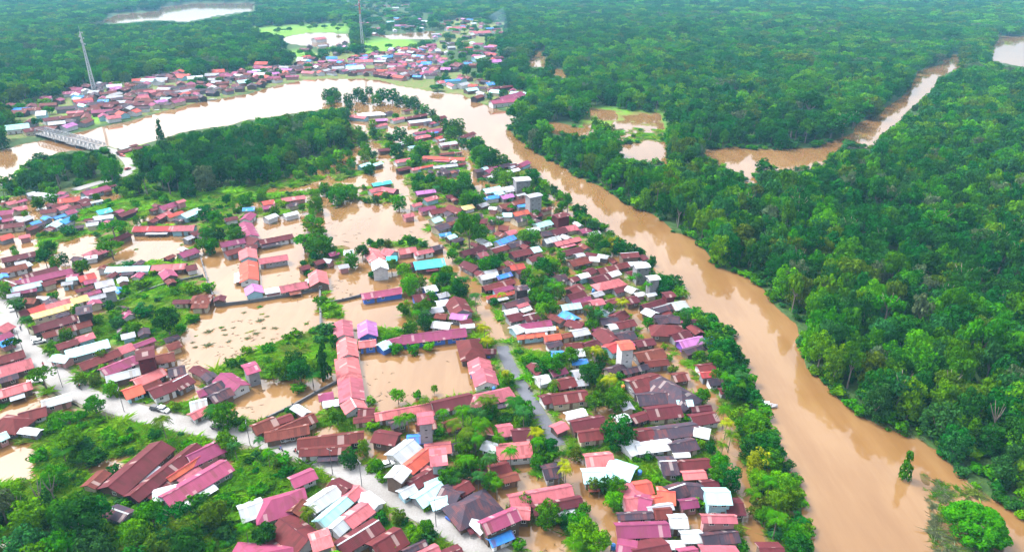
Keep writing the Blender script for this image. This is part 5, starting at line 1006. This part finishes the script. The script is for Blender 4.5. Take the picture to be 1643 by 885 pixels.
def settle(items, base, extra, cat, group):
    """Labels: the look and place first; a neighbour where that is not enough; then the order from the left."""
    g = {}
    for p in items: g.setdefault(base(p), []).append(p)
    for b_, ps in g.items():
        lab = {id(p): b_ for p in ps}
        if len(ps) > 1:
            ex = {id(p): extra(p) for p in ps}; by = {}
            for p in ps: by.setdefault(ex[id(p)], []).append(p)
            for e, q in by.items():
                t = b_ + (', ' + e if e else '')
                if len(q) == 1 and e: lab[id(q[0])] = t
                else:
                    q.sort(key=lambda p: p['u'][0])
                    for i, p in enumerate(q): lab[id(p)] = t + ', ' + rank(i, len(q))
        if any(len(lab[id(p)].replace(',', '').split()) > 16 for p in ps):
            ps.sort(key=lambda p: p['u'][0])
            for i, p in enumerate(ps): lab[id(p)] = b_ + ', ' + rank(i, len(ps))
        for p in ps: tag(p['o'], lab[id(p)], cat(p), group(p))
def hlook(h):
    r = h['L']/h['w']; sz = 'long' if r > 2.1 else 'large' if h['L']*h['w'] > 130 else 'small' if h['L']*h['w'] < 62 else ''
    if h.get('shed'): return 'small %s shed %s' % (ROOFN[h['c']], zone(h['u'], ZH))
    if h['k'] == 'tower': return 'tall boxy tower house with %s roof %s' % (ROOFN[h['c']], zone(h['u'], ZH))
    if h['k'] == 'd': sz = 'two storey'
    return ('%s %s %s house %s' % (sz, ROOFN[h['c']], 'hip roofed' if h['k'] == 'h' else 'gabled', zone(h['u'], ZH))).strip()
def hnear(h):
    best = sorted(((h['x']-g_['x'])**2+(h['y']-g_['y'])**2, i) for i, g_ in enumerate(SOLO) if g_ is not h)[:4]
    for _, i in best:
        if SOLO[i]['c'] != h['c']: return 'by %s roof' % ROOFN[SOLO[i]['c']]
    return ''
settle(SOLO, hlook, hnear, lambda h: 'shed' if h.get('shed') else 'tower house' if h['k'] == 'tower' else 'house', lambda h: 'sheds between the houses' if h.get('shed') else 'tall tower houses' if h['k'] == 'tower' else 'houses of the flooded village')
def tlook(p):
    z = zone(p['u'], ZT) if any(a <= p['u'][0] < c and b_ <= p['u'][1] < d for a, b_, c, d, _ in ZT) else zone(p['u'], ZH)
    if p['kind'] == 'palm': return '%s palm with %s fronds %s' % ('short' if p['H'] < 7 else 'tall', TONEN[p['tone']], z)
    return '%s %s %s %s' % (SHAPEN[p['shape']], TONEN[p['tone']], 'bush' if p['shape'] in ('shrub', 'mound') else 'tree', z)
SZ = lambda p: 'widest kind' if p['D'] > 13 else ''
def tnear(p):
    q = sorted(((p['x']-h['x'])**2+(p['y']-h['y'])**2, i) for i, h in enumerate(SOLO))[0]
    if q[0] < 14**2: return 'by %s roof' % ROOFN[SOLO[q[1]]['c']]
    return ''
settle(TREES, tlook, tnear, lambda p: 'palm tree' if p['kind'] == 'palm' else 'bush' if p['shape'] in ('shrub', 'mound') else 'tree', lambda p: 'palms among the houses' if p['kind'] == 'palm' else 'trees of the village and jungle')
settle(TANKS, lambda t: 'round %s water tank on a stand %s' % (t['c'], zone(t['u'], ZH)), lambda t: 'by %s roof' % ROOFN[t['host']], lambda t: 'water tank', lambda t: 'water tanks beside the houses')
